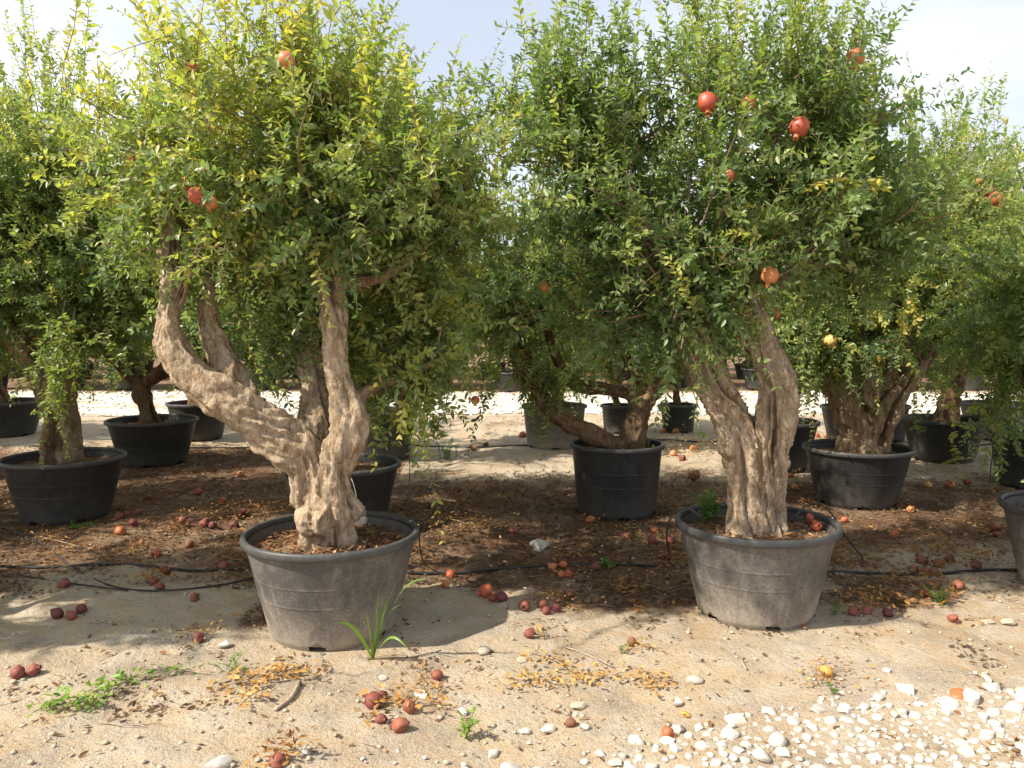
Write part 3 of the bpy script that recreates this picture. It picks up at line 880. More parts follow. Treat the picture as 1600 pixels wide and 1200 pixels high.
def crown_arrays(rs, lobes, density, leaf=0.050, whip=0.0, roots=None, yellow=0.0):
    """lobes: (centre, radii(3), weight, droop, tint). Branches fan from the lobe's root; leafy shoots spring from them."""
    BR, PO, D, NR, LE, WI, TI, SH = [], [], [], [], [], [], [], []
    for (c, rad, w, droop, tint) in lobes:
        c = np.array(c); rad = np.array(rad)
        ns = int(density * w * rad[0] * rad[1] * rad[2] ** .5)
        wild = 1.16 if ns > 60 else 1.0
        nb = max(4, ns // 18)
        root = c - np.array([0, 0, rad[2] * .75])
        if roots is not None and len(roots):
            rt = roots[np.argmin(np.linalg.norm(roots - root, axis=1))]
            if np.linalg.norm(rt - root) < 1.3: root = rt
        ends = rs.normal(size=(nb, 3)); ends /= np.linalg.norm(ends, axis=1)[:, None]
        ends[:, 2] = ends[:, 2] * (1 if droop < .5 else .9) + (.12 if droop < .5 else -.1)
        ends = c + ends * rad * wild * rs.uniform(.40, 1.05, (nb, 1))
        brs = []
        for e in ends:
            mid = root * .45 + e * .55 + rs.normal(0, .10, 3) * np.linalg.norm(e - root) * .5
            if droop > .5: mid[2] = max(mid[2], e[2] + .1)
            p = catmull([(*root, .011), (*(root * .7 + mid * .3 + rs.normal(0, .02, 3)), .008), (*mid, .0055), (*e, .002)], .12)
            brs.append(p); BR.append(p)
        bi = rs.integers(0, nb, ns)
        tt = rs.uniform(.30, 1.0, ns) ** .8
        o = np.array([brs[b][min(len(brs[b]) - 1, int(t * (len(brs[b]) - 1) + .5)), :3] for b, t in zip(bi, tt)]) if ns else np.zeros((0, 3))
        o = o + rs.normal(0, .06, (ns, 3))
        out = (o - c) / rad; outn = out / (np.linalg.norm(out, axis=1)[:, None] + 1e-6)
        d = outn * .55 + rs.normal(0, .45, (ns, 3)) + np.array([0, 0, .55 - 1.3 * droop])
        d /= np.linalg.norm(d, axis=1)[:, None]
        L = rs.uniform(.12, .34, ns) * (1 - .15 * droop)
        stray = rs.uniform(0, 1, ns) < .13 * (1 - .6 * droop)
        L[stray] = rs.uniform(.32, .55, stray.sum()); d[stray] = outn[stray] * .8 + rs.normal(0, .4, (stray.sum(), 3)) + np.array([0, 0, .3 - .6 * droop]); d /= np.linalg.norm(d, axis=1)[:, None]
        wp = rs.uniform(0, 1, ns) < whip * np.clip(out[:, 2] + .2, 0, 1)
        d[wp] = d[wp] * .55 + np.array([0, 0, .8]); d /= np.linalg.norm(d, axis=1)[:, None]
        L[wp] = rs.uniform(.3, .62, wp.sum())
        bend = rs.normal(0, .35, (ns, 3)) + np.array([0, 0, -.35 - 1.6 * droop])
        bend[wp] *= .35
        bt = rs.normal(0, .09, nb)
        stint = np.clip(tint + bt[bi] + rs.normal(0, .10, ns) + .16 * np.clip(out[:, 2], -1, 1) * (1 - droop), 0, 1)
        yel = rs.uniform(0, 1, ns) < yellow
        stint[yel] = rs.uniform(.64, .90, yel.sum())
        sp = .022
        for s in range(ns):
            m = max(4, int(L[s] / (sp - .005 * droop))); t = np.linspace(0.0, 1, m); S_ = t * L[s]
            P = o[s] + d[s] * S_[:, None] + bend[s] * (S_ ** 2)[:, None]
            T = d[s] + 2 * bend[s] * S_[:, None]; T /= np.linalg.norm(T, axis=1)[:, None]
            k = slice(None, None, max(1, (m - 1) // 3))
            pp = P[k]; SH.append(np.concatenate([pp, np.linspace(.0026, .0010, len(pp))[:, None]], 1))
            a0 = rs.uniform(0, 6.28); e1 = np.cross(T, [.21, .33, .92]); e1 /= np.linalg.norm(e1, axis=1)[:, None] + 1e-6; e2 = np.cross(T, e1)
            for side in (0, 1):
                a = a0 + np.arange(m) * 1.57 + side * math.pi + rs.normal(0, .35, m)
                sd = e1 * np.cos(a)[:, None] + e2 * np.sin(a)[:, None]
                ld = T * rs.uniform(.35, .95, m)[:, None] + sd + rs.normal(0, .15, (m, 3)) + np.array([0, 0, .12 - .35 * droop])
                keep = rs.uniform(0, 1, m) < (.93 if not wp[s] else .8)
                n_ = np.cross(ld, np.cross(T, ld)) ; n_ = T * .55 + np.array([0, 0, .75]) + rs.normal(0, .45, (m, 3))
                PO.append(P[keep]); D.append(ld[keep]); NR.append(n_[keep])
                ll = leaf * (1 + .12 * droop) * rs.uniform(.62, 1.25, m) * (1.0 - .35 * t ** 3); LE.append(ll[keep]); WI.append((ll * rs.uniform(.34, .50, m))[keep])
                TI.append(np.clip(stint[s] + rs.normal(0, .07, m) + .06 * t, 0, 1)[keep])
    PO, D, NR, LE, WI, TI = [np.concatenate(a) for a in (PO, D, NR, LE, WI, TI)]
    return BR, SH, PO, D, NR, LE, WI, TI
def crown_meshes(name, rs, lobes, density, **kw):
    BR, SH, PO, D, NR, LE, WI, TI = crown_arrays(rs, lobes, density, **kw)
    V, Q = leaves_arrays(PO, D, NR, LE, WI)
    me = mesh_np(name + '_crown', V, Q, None, False, {'tint': np.repeat(TI, 2)})
    me.materials.append(M['leaf'])
    SH = [s for s in SH if len(s) >= 2]
    v1, q1 = [], []; n = 0
    for p in BR:
        v, q, _ = tube_arrays(p, 5, False, n); v1.append(v); q1 += q; n += len(v)
    for p in SH:
        v, q, _ = tube_arrays(p, 3, False, n); v1.append(v); q1 += q; n += len(v)
    tw = mesh_np(name + '_twigs', np.vstack(v1), np.array(q1), None, True); tw.materials.append(M['twig'])
    return me, tw, len(PO)

# fruit ------------------------------------------------------------
def fruit_meshes():
    prof = []
    for t in np.linspace(0, math.pi, 13):
        prof.append((max(.0008, math.sin(t) * (1 + .03 * math.cos(2 * t))), -math.cos(t) * .94 + (.03 if t < .3 else 0)))
    V, Q = lathe(prof, 18)
    a = np.arctan2(V[:, 1], V[:, 0]); k = 1 + .025 * np.cos(6 * a); V[:, 0] *= k; V[:, 1] *= k
    body = mesh_np('rind', V, Q, None, True)
    # calyx: a short tube that splits into six pointed teeth (grows from the lower end)
    v, q, tr = [], [], []
    seg = 12
    for i, (rr, z) in enumerate([(.30, -.86), (.24, -1.02), (.27, -1.14)]):
        for j in range(seg):
            x = 2 * math.pi * j / seg; v.append((rr * math.cos(x), rr * math.sin(x), z))
    for j in range(6):
        x = 2 * math.pi * (j * 2 + 1) / seg; v.append((.46 * math.cos(x), .46 * math.sin(x), -1.36))
    for i in range(2):
        for j in range(seg): q.append((i * seg + j, i * seg + (j + 1) % seg, (i + 1) * seg + (j + 1) % seg, (i + 1) * seg + j))
    for j in range(6):
        tr.append((2 * seg + 2 * j, 2 * seg + 2 * j + 1, 3 * seg + j)); tr.append((2 * seg + 2 * j + 1, 2 * seg + (2 * j + 2) % seg, 3 * seg + j))
    cal = mesh_np('calyx', np.array(v), np.array(q), np.array(tr), False)
    stalk = tubes_mesh('stalk', [np.array([(0, 0, .9, .07), (.03, 0, 1.15, .05), (.10, .02, 1.9, .04)])], 5, True)
    stalk.materials.append(M['twig'])
    return body, cal, stalk
FB, FC, FS = fruit_meshes()
FRM = {}
def fruit_pair(mat, kind=0):
    key = (mat.name, kind)
    if key not in FRM:
        b, c = FB.copy(), FC.copy(); b.materials.append(mat); c.materials.append(mat); FRM[key] = (b, c)
        v = np.empty(len(b.vertices) * 3, np.float32); b.vertices.foreach_get('co', v); v = v.reshape(-1, 3).astype(float)
        amp = (.05, .13, .20, .30)[kind]
        k = 1 + amp * fbm(v * (1.3 + .4 * kind) + kind * 9.1, 2)
        if kind >= 2:                                   # a split or sunken cheek
            k = k - .45 * np.exp(-((v[:, 0] - .7) ** 2 + (v[:, 1] - .3) ** 2 + (v[:, 2] * .6) ** 2) / .16)
        v = v * k[:, None]
        b.vertices.foreach_set('co', v.ravel().astype(np.float32)); b.update()
    return FRM[key]
def hang_fruit(tree, p, rad, mat, tilt=(0, 0, 0)):
    b, c = fruit_pair(mat)
    f = obj('pomegranate', b, None, tree, p, tilt, rad)
    obj('calyx', c, None, f); obj('stalk', FS, None, f)
    return f

def tree_root(loc, label, group=None):
    t = obj('pomegranate_tree', None, None, None, loc); t.empty_display_size = .2
    tag(t, label, 'tree', group)
    return t
def rel(P, root): return P - root.location
def limb(root, pts, px2m, Ybase):
    """pts: (px, py, dY, r_px) in the picture, dY metres behind the pot's centre"""
    out = []
    for (px, py, dy, rp) in pts:
        Y = Ybase + dy; p = at(px, py, Y) - root.location
        out.append((p.x, p.y, p.z, rp * Y / F_PX))
    return out
def lobe(root, px, py, Y, rx, rz, ry, w=1.0, droop=0.0, tint=.45):
    c = at(px, py, Y) - root.location; k = Y / F_PX
    return ((c.x, c.y, c.z), (rx * k, ry, rz * k), w, droop, tint)
def tips(limbs): return np.array([l[-1][:3] for l in limbs] + [l[len(l) * 2 // 3][:3] for l in limbs])
DENS = 1480.0
leaf_total = 0
def hero(key, label, limbs_px, blobs_px, lobes_px, fruits, seed, voxel=.010, flute=.16, nflute=5, lump=.1, density=1.0, whip=.35, yellow=.08, warp=.42, along=1.8, bark='bark'):
    global leaf_total
    x, y, D_, H_ = S[key]; gz = ground_z(x, y)
    root = tree_root((x, y, gz + H_ - .10), label)
    limbs = [limb(root, L, None, y) for L in limbs_px]
    blobs = []
    for (px, py, dy, rp) in blobs_px:
        p = at(px, py, y + dy) - root.location; blobs.append(((p.x, p.y, p.z), rp * (y + dy) / F_PX))
    obj('trunk', trunk_mesh('trunk_' + key, limbs, voxel, blobs, flute, nflute, lump, seed, warp, along, bark), None, root)
    lobes = [lobe(root, *l) for l in lobes_px]
    me, tw, n = crown_meshes('tree_' + key, np.random.default_rng(seed), lobes, DENS * density, roots=tips(limbs), whip=whip, yellow=yellow)
    leaf_total += n
    obj('crown', me, None, root); obj('twigs', tw, None, root)
    rf = random.Random(seed)
    for (px, py, Y, rp, mk) in fruits:
        Y += .08
        p = at(px, py, Y) - root.location
        hang_fruit(root, p, rp * Y / F_PX, M[mk], (rf.uniform(-.5, .5), rf.uniform(-.5, .5), rf.uniform(0, 6)))
    return root

H1 = hero('F1', 'old forked tree with a low limb leaning far out, above the grass tuft',
     [[(510, 885, 0, 54), (504, 825, 0, 40), (492, 770, 0, 35), (478, 720, 0, 32), (430, 680, -.02, 34), (370, 636, -.05, 32), (305, 590, -.08, 29), (270, 545, -.08, 24), (264, 500, -.05, 21), (272, 450, 0, 20), (262, 400, .05, 18), (275, 340, .1, 14), (300, 280, .15, 9)],
      [(525, 870, 0, 36), (522, 800, -.04, 31), (522, 740, -.06, 29), (545, 670, -.06, 29), (540, 625, -.05, 25), (524, 570, -.04, 22), (524, 520, -.03, 23), (516, 460, 0, 22), (514, 400, 0, 20), (505, 340, .03, 17), (480, 280, .05, 11), (470, 220, .08, 7)],
      [(505, 800, .06, 26), (492, 720, .12, 27), (498, 650, .22, 27), (490, 590, .30, 25), (478, 520, .38, 22), (470, 440, .42, 16), (440, 350, .45, 9)],
      [(392, 655, 0, 22), (368, 605, .05, 24), (345, 555, .1, 21), (325, 500, .14, 17), (330, 430, .18, 11), (350, 360, .2, 7)],
      [(545, 630, 0, 14), (585, 606, .04, 11), (640, 588, .1, 9), (690, 560, .15, 6)],
      [(530, 440, .02, 12), (585, 436, .06, 11), (630, 408, .1, 11), (690, 352, .15, 8), (720, 300, .2, 5)]],
     [(490, 812, -.12, 28), (482, 846, -.08, 16), (540, 840, -.06, 22), (545, 800, -.06, 18), (470, 700, -.05, 22), (556, 650, -.05, 10), (535, 610, -.08, 10), (262, 552, -.08, 12)],
     [(420, 200, 4.3, 210, 125, .75, .8, 0, .64), (530, 290, 4.15, 220, 100, .95, 1.0, 0, .52), (560, 330, 3.7, 130, 60, .35, .5, .2, .55), (665, 290, 3.7, 90, 75, .35, .75, .1, .54), (610, 230, 3.75, 80, 50, .3, .5, 0, .58), (320, 300, 4.1, 140, 90, .6, .8, .1, .60), (640, 320, 4.5, 130, 120, .6, .9, 0, .52),
      (660, 520, 4.6, 100, 110, .4, .75, .5, .45), (640, 610, 4.5, 60, 60, .2, 1.2, 1.0, .48), (210, 260, 4.4, 130, 110, .6, .8, .1, .62), (440, 80, 4.3, 190, 85, .5, .42, 0, .72), (450, 395, 4.6, 170, 70, .5, .7, .2, .45), (330, 410, 4.0, 60, 60, .2, .3, .6, .66), (600, 170, 4.4, 90, 100, .5, .5, 0, .66), (250, 150, 4.4, 80, 70, .4, .35, 0, .66), (170, 350, 4.5, 80, 80, .4, .6, .2, .58), (720, 420, 4.8, 80, 90, .4, .6, .3, .42), (590, 660, 4.4, 20, 40, .1, .4, 1.0, .5), (590, 470, 4.9, 110, 90, .5, .9, .3, .42), (420, 480, 5.0, 120, 70, .4, .7, .3, .42), (690, 590, 4.7, 70, 70, .3, .8, .8, .46)],
     [(447, 94, 3.5, 14, 'fruit'), (301, 104, 3.6, 8, 'fruit'), (330, 150, 4.1, 8, 'fruit_orange'), (290, 287, 3.68, 11, 'fruit_orange'), (306, 305, 3.55, 13, 'fruit'), (331, 318, 3.6, 11, 'fruit'), (203, 248, 3.9, 8, 'fruit'), (338, 202, 3.8, 8, 'fruit_orange'), (743, 625, 4.4, 7, 'fruit')],
     101, flute=.30, nflute=6, lump=.13, yellow=.16, whip=.55)
H2 = hero('F2', 'old tree with a fluted trunk of two thick upright limbs, in the pot with weeds',
     [[(1172, 855, 0, 46), (1168, 795, 0, 33), (1160, 720, 0, 31), (1140, 650, 0, 30), (1112, 595, 0, 29), (1090, 540, .04, 26), (1060, 480, .08, 21), (1020, 410, .1, 17), (965, 335, .1, 13), (930, 270, .15, 8)],
      [(1192, 850, .02, 36), (1196, 780, .0, 31), (1200, 710, -.02, 32), (1212, 650, -.04, 31), (1216, 605, -.05, 27), (1198, 555, -.04, 24), (1184, 510, -.02, 22), (1176, 460, 0, 20), (1200, 400, .05, 15), (1260, 330, .1, 12), (1290, 260, .15, 7)],
      [(1170, 840, .12, 30), (1160, 720, .12, 24), (1120, 620, .28, 18), (1080, 540, .45, 14), (1060, 440, .5, 9)],
      [(1180, 470, 0, 16), (1215, 440, .04, 14), (1255, 420, .08, 10), (1330, 400, .15, 7)]],
     [(1145, 830, -.04, 18), (1215, 832, -.04, 18), (1225, 640, -.05, 14), (1135, 700, -.05, 14), (1215, 720, -.08, 12)],
     [(1150, 210, 4.7, 230, 130, .85, 1.0, 0, .42), (1050, 330, 4.5, 190, 110, .8, 1.0, 0, .36), (1290, 320, 4.7, 170, 120, .75, 1.0, 0, .42), (880, 320, 4.7, 130, 150, .6, .9, .1, .36),
      (830, 140, 4.6, 125, 100, .45, .8, 0, .52), (1080, 95, 4.7, 190, 80, .55, .6, 0, .48), (1310, 120, 4.8, 110, 90, .5, .5, 0, .5), (940, 490, 4.8, 150, 60, .45, .8, .3, .38), (1090, 470, 4.35, 110, 60, .3, .6, .4, .40),
      (990, 390, 4.0, 22, 80, .1, .55, 1.0, .46), (1330, 430, 4.9, 120, 80, .5, .8, .2, .40), (1400, 250, 4.9, 80, 90, .4, .5, 0, .52), (1090, 600, 4.4, 14, 60, .08, .5, 1.0, .5), (1310, 290, 4.1, 50, 14, .1, .6, .4, .80), (1000, 440, 4.15, 18, 50, .08, .5, 1.0, .5), (765, 260, 4.9, 60, 90, .35, .7, 0, .48), (1060, 510, 4.2, 60, 45, .2, .6, .6, .45), (1240, 370, 4.15, 100, 55, .3, .6, .2, .44), (980, 470, 4.3, 90, 60, .25, .6, .5, .40)],
     [(1106, 160, 3.95, 16, 'fruit'), (1170, 160, 3.9, 11, 'fruit_orange'), (1249, 198, 3.95, 16, 'fruit'), (1337, 90, 4.0, 14, 'fruit_orange'), (1140, 273, 3.9, 8, 'fruit'), (1203, 430, 4.1, 14, 'fruit'), (1213, 490, 4.4, 7, 'fruit_orange'), (850, 447, 4.6, 8, 'fruit_orange')],
     202, flute=.40, nflute=8, lump=.07, yellow=.05, whip=.45, warp=.26, along=1.1)
HL = hero('L1', 'thick straight trunk with hanging sprays, in the pot with pale streaks',
     [[(98, 735, 0, 34), (96, 690, 0, 30), (94, 640, 0, 27), (95, 590, 0, 26), (110, 540, 0, 22), (140, 510, 0, 17), (175, 490, .1, 12), (230, 440, .2, 8)],
      [(85, 640, .05, 20), (55, 580, .1, 18), (20, 520, .05, 18), (-10, 480, 0, 15), (40, 420, .1, 10)],
      [(95, 600, .1, 18), (90, 520, .2, 15), (80, 430, .2, 10)]],
     [(85, 715, -.1, 14), (112, 715, -.08, 14)],
     [(60, 270, 6.7, 160, 150, .9, 1.0, 0, .55), (130, 400, 6.6, 160, 90, .85, 1.0, 0, .48), (-30, 380, 6.6, 120, 130, .8, .9, 0, .48), (95, 520, 6.1, 40, 60, .25, 1.5, .8, .60), (210, 480, 6.9, 110, 70, .6, .8, .2, .44), (60, 130, 6.7, 110, 70, .5, .45, 0, .62), (-20, 200, 6.5, 90, 110, .5, .6, 0, .56), (200, 320, 6.8, 110, 100, .6, .8, 0, .5)],
     [], 303, voxel=.016, yellow=.12, bark='bark_grey')
hero('M2', 'tree with one limb leaning low over the rim of the tall straight-sided pot',
     [[(985, 705, .0, 26), (990, 670, 0, 22), (1002, 640, 0, 19), (1022, 612, 0, 15), (1045, 580, .05, 13), (1060, 530, .1, 10), (1075, 450, .2, 7)],
      [(965, 705, -.05, 22), (930, 682, -.15, 17), (890, 662, -.2, 15), (858, 636, -.2, 14), (835, 600, -.15, 12), (820, 540, -.1, 9), (810, 470, 0, 6)],
      [(1000, 645, 0, 16), (985, 618, .05, 13), (945, 608, .1, 12), (900, 600, .1, 11), (870, 560, .1, 9), (850, 500, .15, 6)],
      [(1005, 640, 0, 12), (1000, 590, .1, 10), (970, 540, .15, 8), (960, 470, .2, 5)]],
     [(985, 690, -.08, 14)],
     [(960, 420, 7.0, 150, 110, .8, 1.0, 0, .44), (830, 470, 6.9, 110, 80, .7, 1.0, .1, .46), (1070, 470, 7.0, 90, 80, .6, .8, .1, .44), (880, 560, 6.7, 80, 40, .35, .6, .5, .46), (790, 600, 6.6, 40, 60, .2, .5, 1.0, .5), (900, 330, 7.1, 150, 90, .7, .7, 0, .46), (720, 540, 6.8, 50, 60, .3, .6, .6, .46), (780, 390, 7.3, 110, 90, .6, .9, 0, .44)],
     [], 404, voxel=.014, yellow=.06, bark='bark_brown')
hero('R1', 'short gnarled trunk fanning into many limbs, in the wide black pot',
     [[(1345, 715, 0, 42), (1342, 680, 0, 36), (1328, 640, 0, 28), (1305, 600, 0, 20), (1290, 560, 0, 16), (1270, 510, 0, 12), (1240, 440, 0, 8)],
      [(1350, 700, .02, 36), (1356, 650, 0, 28), (1350, 600, -.05, 22), (1340, 550, -.05, 18), (1335, 490, 0, 12), (1350, 420, 0, 8)],
      [(1358, 700, .0, 34), (1372, 650, 0, 26), (1390, 600, 0, 20), (1405, 560, 0, 16), (1425, 500, 0, 12), (1460, 430, 0, 8)],
      [(1340, 690, .1, 30), (1320, 640, .15, 22), (1315, 580, .2, 16), (1310, 520, .2, 12)],
      [(1370, 690, -.05, 24), (1385, 650, -.12, 20), (1410, 610, -.12, 15), (1440, 570, -.1, 12), (1480, 520, 0, 8)]],
     [(1330, 690, -.1, 16), (1362, 692, -.1, 16), (1350, 620, -.05, 20), (1318, 620, -.05, 14)],
     [(1370, 400, 7.2, 180, 120, 1.0, 1.0, 0, .46), (1470, 300, 7.2, 140, 110, .8, 1.0, 0, .54), (1350, 510, 7.0, 150, 50, .7, .9, .3, .44), (1480, 470, 7.1, 110, 80, .7, .9, .2, .46), (1250, 470, 7.3, 90, 80, .6, .8, .2, .42), (1405, 460, 6.4, 22, 50, .12, 3.0, 1.0, .86), (1500, 215, 7.2, 90, 50, .5, .5, 0, .6), (1400, 560, 6.8, 30, 30, .15, .4, 1.0, .5)],
     [(1298, 532, 6.5, 10, 'fruit_yellow'), (1545, 300, 6.2, 9, 'fruit_dark'), (1557, 311, 6.1, 12, 'fruit'), (1530, 283, 6.5, 6, 'fruit_orange')],
     505, voxel=.016, flute=.24, yellow=.14, bark='bark_grey')

# ---- four more trees built in their own place, then copied for the rest
def generic_tree(seed):
    r = np.random.default_rng(seed)
    limbs = []
    lean = r.uniform(-.12, .12, 2)
    fork = np.array([lean[0], lean[1], r.uniform(.35, .65)])
    rb = r.uniform(.10, .14)
    first = True
    nl = r.integers(3, 5)
    for k in range(nl):
        a = 6.28 * k / nl + r.uniform(-.4, .4); rad = r.uniform(.45, .75)
        e = np.array([math.cos(a) * rad, math.sin(a) * rad, r.uniform(1.25, 1.6)])
        m = fork * .4 + e * .6 + np.array([math.cos(a), math.sin(a), 0]) * r.uniform(0, .18) + np.array([0, 0, -.12])
        limbs.append([(0 + .03 * math.cos(a), .03 * math.sin(a), -.06, rb), (*(fork * .6), rb * .85), (*fork, rb * .72), (*m, rb * .42), (*e, rb * .24), (*(e + np.array([math.cos(a) * .1, math.sin(a) * .1, .35])), rb * .12)])
    lobes = []
    for L in limbs:
        e = np.array(L[-2][:3]); lobes.append(((e[0] * 1.05, e[1] * 1.05, e[2] + .2), (.58, .58, .5), 1.0, 0.0, r.uniform(.4, .52)))
        lobes.append(((e[0] * 1.45, e[1] * 1.45, e[2] - .25), (.42, .42, .42), .9, .35, r.uniform(.38, .5)))
        lobes.append(((e[0] * 1.5, e[1] * 1.5, e[2] - .72), (.28, .28, .26), .8, .7, r.uniform(.4, .5)))
    lobes.append(((0, 0, 1.95), (.75, .75, .55), 1.0, 0, .5)); lobes.append(((0, 0, 2.4), (.6, .6, .35), .6, 0, .58))
    lobes.append(((0, 0, 1.5), (.7, .7, .35), .7, .1, .4))
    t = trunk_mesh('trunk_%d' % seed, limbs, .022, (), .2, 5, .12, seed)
    me, tw, n = crown_meshes('tree_%d' % seed, r, lobes, DENS * .62, leaf=.058, roots=tips(limbs), whip=.3, yellow=.08)
    return t, me, tw, n
TR = {}
GT = [generic_tree(s) for s in (11, 12, 13, 14)]
def place_generic(k, x, y, z, rz, sc, label, group=None):
    t, me, tw, n = GT[k % 4]
    root = tree_root((x, y, z), label, group)
    root.rotation_euler = (0, 0, rz); root.scale = sc if isinstance(sc, tuple) else (sc,) * 3
    obj('trunk', t, None, root); obj('crown', me, None, root); obj('twigs', tw, None, root)
    return root
for key, k, rz, sc, label in [
    ('F0', 0, .4, 1.0, 'tree at the end of the front row, casting shade on the sand'),
    ('O1', 3, 1.0, 1.05, 'tree ending the second row, past the trunk with hanging sprays'),
    ('O2', 2, 2.2, 1.1, 'tree ending the third row, past the dark-trunked tree'),
    ('O3', 1, 3.2, 1.1, 'tree ending the fourth row, past the shaded back tree'),
    ('F3', 1, 2.0, (.8, .8, .86), 'tree in the dusty pot cut off by the picture edge'),
    ('M1', 2, 1.1, 1.05, 'tree standing right behind the old forked tree'),
    ('R2', 3, 0, 1.0, 'tree above the pot with the yellowed hanging spray'),
    ('R3', 0, 0, 1.0, 'tree with shoots hanging to the pot cut by the picture edge'),
    ('B1', 1, .8, 1.08, 'dark-trunked shaded tree behind the tree with hanging sprays'),
    ('B0', 2, 3.0, 1.1, 'shaded tree at the end of a back row'),
    ('B2', 3, 2.1, 1.05, 'shaded tree behind the leaning limb of the forked tree'),
    ('B3', 0, 4.2, 1.05, 'tree in the tall black pot behind the hanging foliage'),
    ('B4', 1, 5.0, 1.0, 'tree in the sunlit grey pot behind the low limb'),
    ('B6', 2, 4.4, 1.05, 'tree hidden behind the fluted two-limbed trunk'),
    ('B8', 3, 5.6, 1.05, 'tree behind the fan-shaped gnarled trunk'),
    ('B9', 0, 1.7, 1.1, 'tree in the wide grey pot near the gravel road')]:
    x, y, D_, H_ = S[key]
    TR[key] = place_generic(k, x, y, ground_z(x, y) + H_ - .09, rz, sc, label)
for key, k, label in [('B5', 1, 'young tree in the small black pot behind the low limb'), ('B7', 2, 'young thin-stemmed tree in the small black pot near the gravel road'), ('B10', 3, 'young tree in the narrow black pot behind the fan-shaped trunk')]:
    x, y, D_, H_ = S[key]
    place_generic(k, x, y, ground_z(x, y) + H_ - .09, 1.3 * k, (.6, .6, .8), label)
rr = random.Random(8)
for i, (x, y, D_, H_, row) in enumerate(FAR):
    if abs(x) < y * .70:
        place_generic(rr.randrange(4), x, y, H_ - .09 + ground_z(x, y), rr.uniform(0, 6.28), rr.uniform(.9, 1.12), 'leafy tree in the %s row beyond the white gravel road' % ROWS[row], '%s row of trees beyond the gravel road' % ROWS[row])

def hanging_spray(root, path_px, Y, nleaf, leaf, tint, seed, side=3):
    """long leafy shoot that hangs below the crown: a twig with short leafy side shoots"""
    r = np.random.default_rng(seed)
    P = [at(px, py, Y) - root.location + Vector(r.normal(0, .012, 3)) for px, py in path_px]
    main = catmull([(p.x, p.y, p.z, .0035 - .0022 * i / (len(P) - 1)) for i, p in enumerate(P)], .02)
    paths = [main]; pos = []
    for k in range(side * 3):
        i = r.integers(len(main) // 6, len(main)); b = main[i, :3]; a = r.uniform(0, 6.28); L = r.uniform(.04, .13)
        e = b + np.array([math.cos(a) * L, math.sin(a) * L, r.uniform(-.05, .03)])
        paths.append(np.array([(*b, .0016), (*((b + e) / 2 + np.array([0, 0, .012])), .0013), (*e, .0008)]))
    n_side = int(nleaf * .55)
    for q in range(nleaf):
        if q < n_side:
            p = paths[r.integers(1, len(paths))]; t = r.uniform(.25, 1); pos.append(p[0, :3] * (1 - t) + p[-1, :3] * t)
        else: pos.append(main[r.integers(len(main) // 8, len(main)), :3])
    pos = np.array(pos); a = r.uniform(0, 6.28, nleaf)
    d = np.stack([np.cos(a), np.sin(a), r.normal(-.1, .45, nleaf)], 1); nr = np.stack([r.normal(0, .5, nleaf), r.normal(-.25, .5, nleaf), np.ones(nleaf)], 1)
    ll = leaf * r.uniform(.6, 1.25, nleaf)
    V, Q = leaves_arrays(pos, d, nr, ll, ll * r.uniform(.38, .52, nleaf))
    o = obj('hanging_shoot', tubes_mesh('hanging_shoot', paths, 4, False), M['twig'], root)
    lv = obj('leaves', mesh_np('leaves', V, Q, None, False, {'tint': np.repeat(np.clip(r.normal(tint, .08, nleaf), 0, 1), 2)}), M['leaf'], o); lv['kind'] = 'stuff'
hanging_spray(HL, [(100, 470), (92, 540), (88, 600), (72, 655)], 5.5, 190, .05, .62, 1, 5)
hanging_spray(HL, [(118, 480), (112, 540), (100, 590), (96, 640)], 5.55, 170, .05, .62, 2, 5)
hanging_spray(HL, [(80, 490), (70, 540), (62, 600)], 5.55, 120, .05, .58, 3, 4)
hanging_spray(HL, [(150, 520), (190, 560), (200, 580)], 5.75, 110, .05, .58, 4, 4)
hanging_spray(H2, [(985, 280), (992, 340), (985, 390), (972, 445)], 3.95, 150, .045, .58, 5, 5)
hanging_spray(H2, [(1035, 330), (1060, 390), (1054, 440), (1050, 480)], 3.95, 90, .042, .42, 6, 3)
hanging_spray(H2, [(850, 240), (852, 300), (846, 360)], 4.1, 80, .045, .5, 7, 3)
hanging_spray(H2, [(1072, 520), (1090, 580), (1092, 640), (1090, 690)], 4.3, 90, .036, .52, 8, 3)
hanging_spray(H2, [(1270, 285), (1310, 275), (1345, 285), (1378, 302)], 3.95, 80, .048, .88, 9, 3)
hanging_spray(H1, [(600, 560), (602, 620), (590, 660), (600, 690)], 4.2, 120, .045, .56, 10, 4)
hanging_spray(H1, [(690, 560), (700, 620), (680, 670), (672, 690)], 4.35, 120, .045, .52, 11, 4)
hanging_spray(H1, [(640, 560), (630, 630), (640, 680)], 4.4, 120, .045, .52, 12, 4)
hanging_spray(H1, [(380, 330), (340, 350), (310, 380), (292, 425)], 3.7, 100, .045, .78, 13, 4)
hanging_spray(H1, [(190, 300), (160, 320), (110, 350)], 4.0, 90, .045, .78, 14, 4)
hanging_spray(TR['R2'], [(1478, 590), (1492, 640), (1494, 680), (1488, 722)], 8.85, 150, .06, .92, 15, 4)
hanging_spray(TR['R2'], [(1440, 580), (1432, 620), (1436, 672)], 8.9, 110, .06, .55, 16, 4)
hanging_spray(TR['R3'], [(1572, 540), (1570, 620), (1562, 690), (1558, 750)], 7.0, 170, .055, .5, 17, 5)
hanging_spray(TR['R3'], [(1600, 560), (1598, 640), (1590, 700)], 7.0, 130, .055, .5, 18, 5)

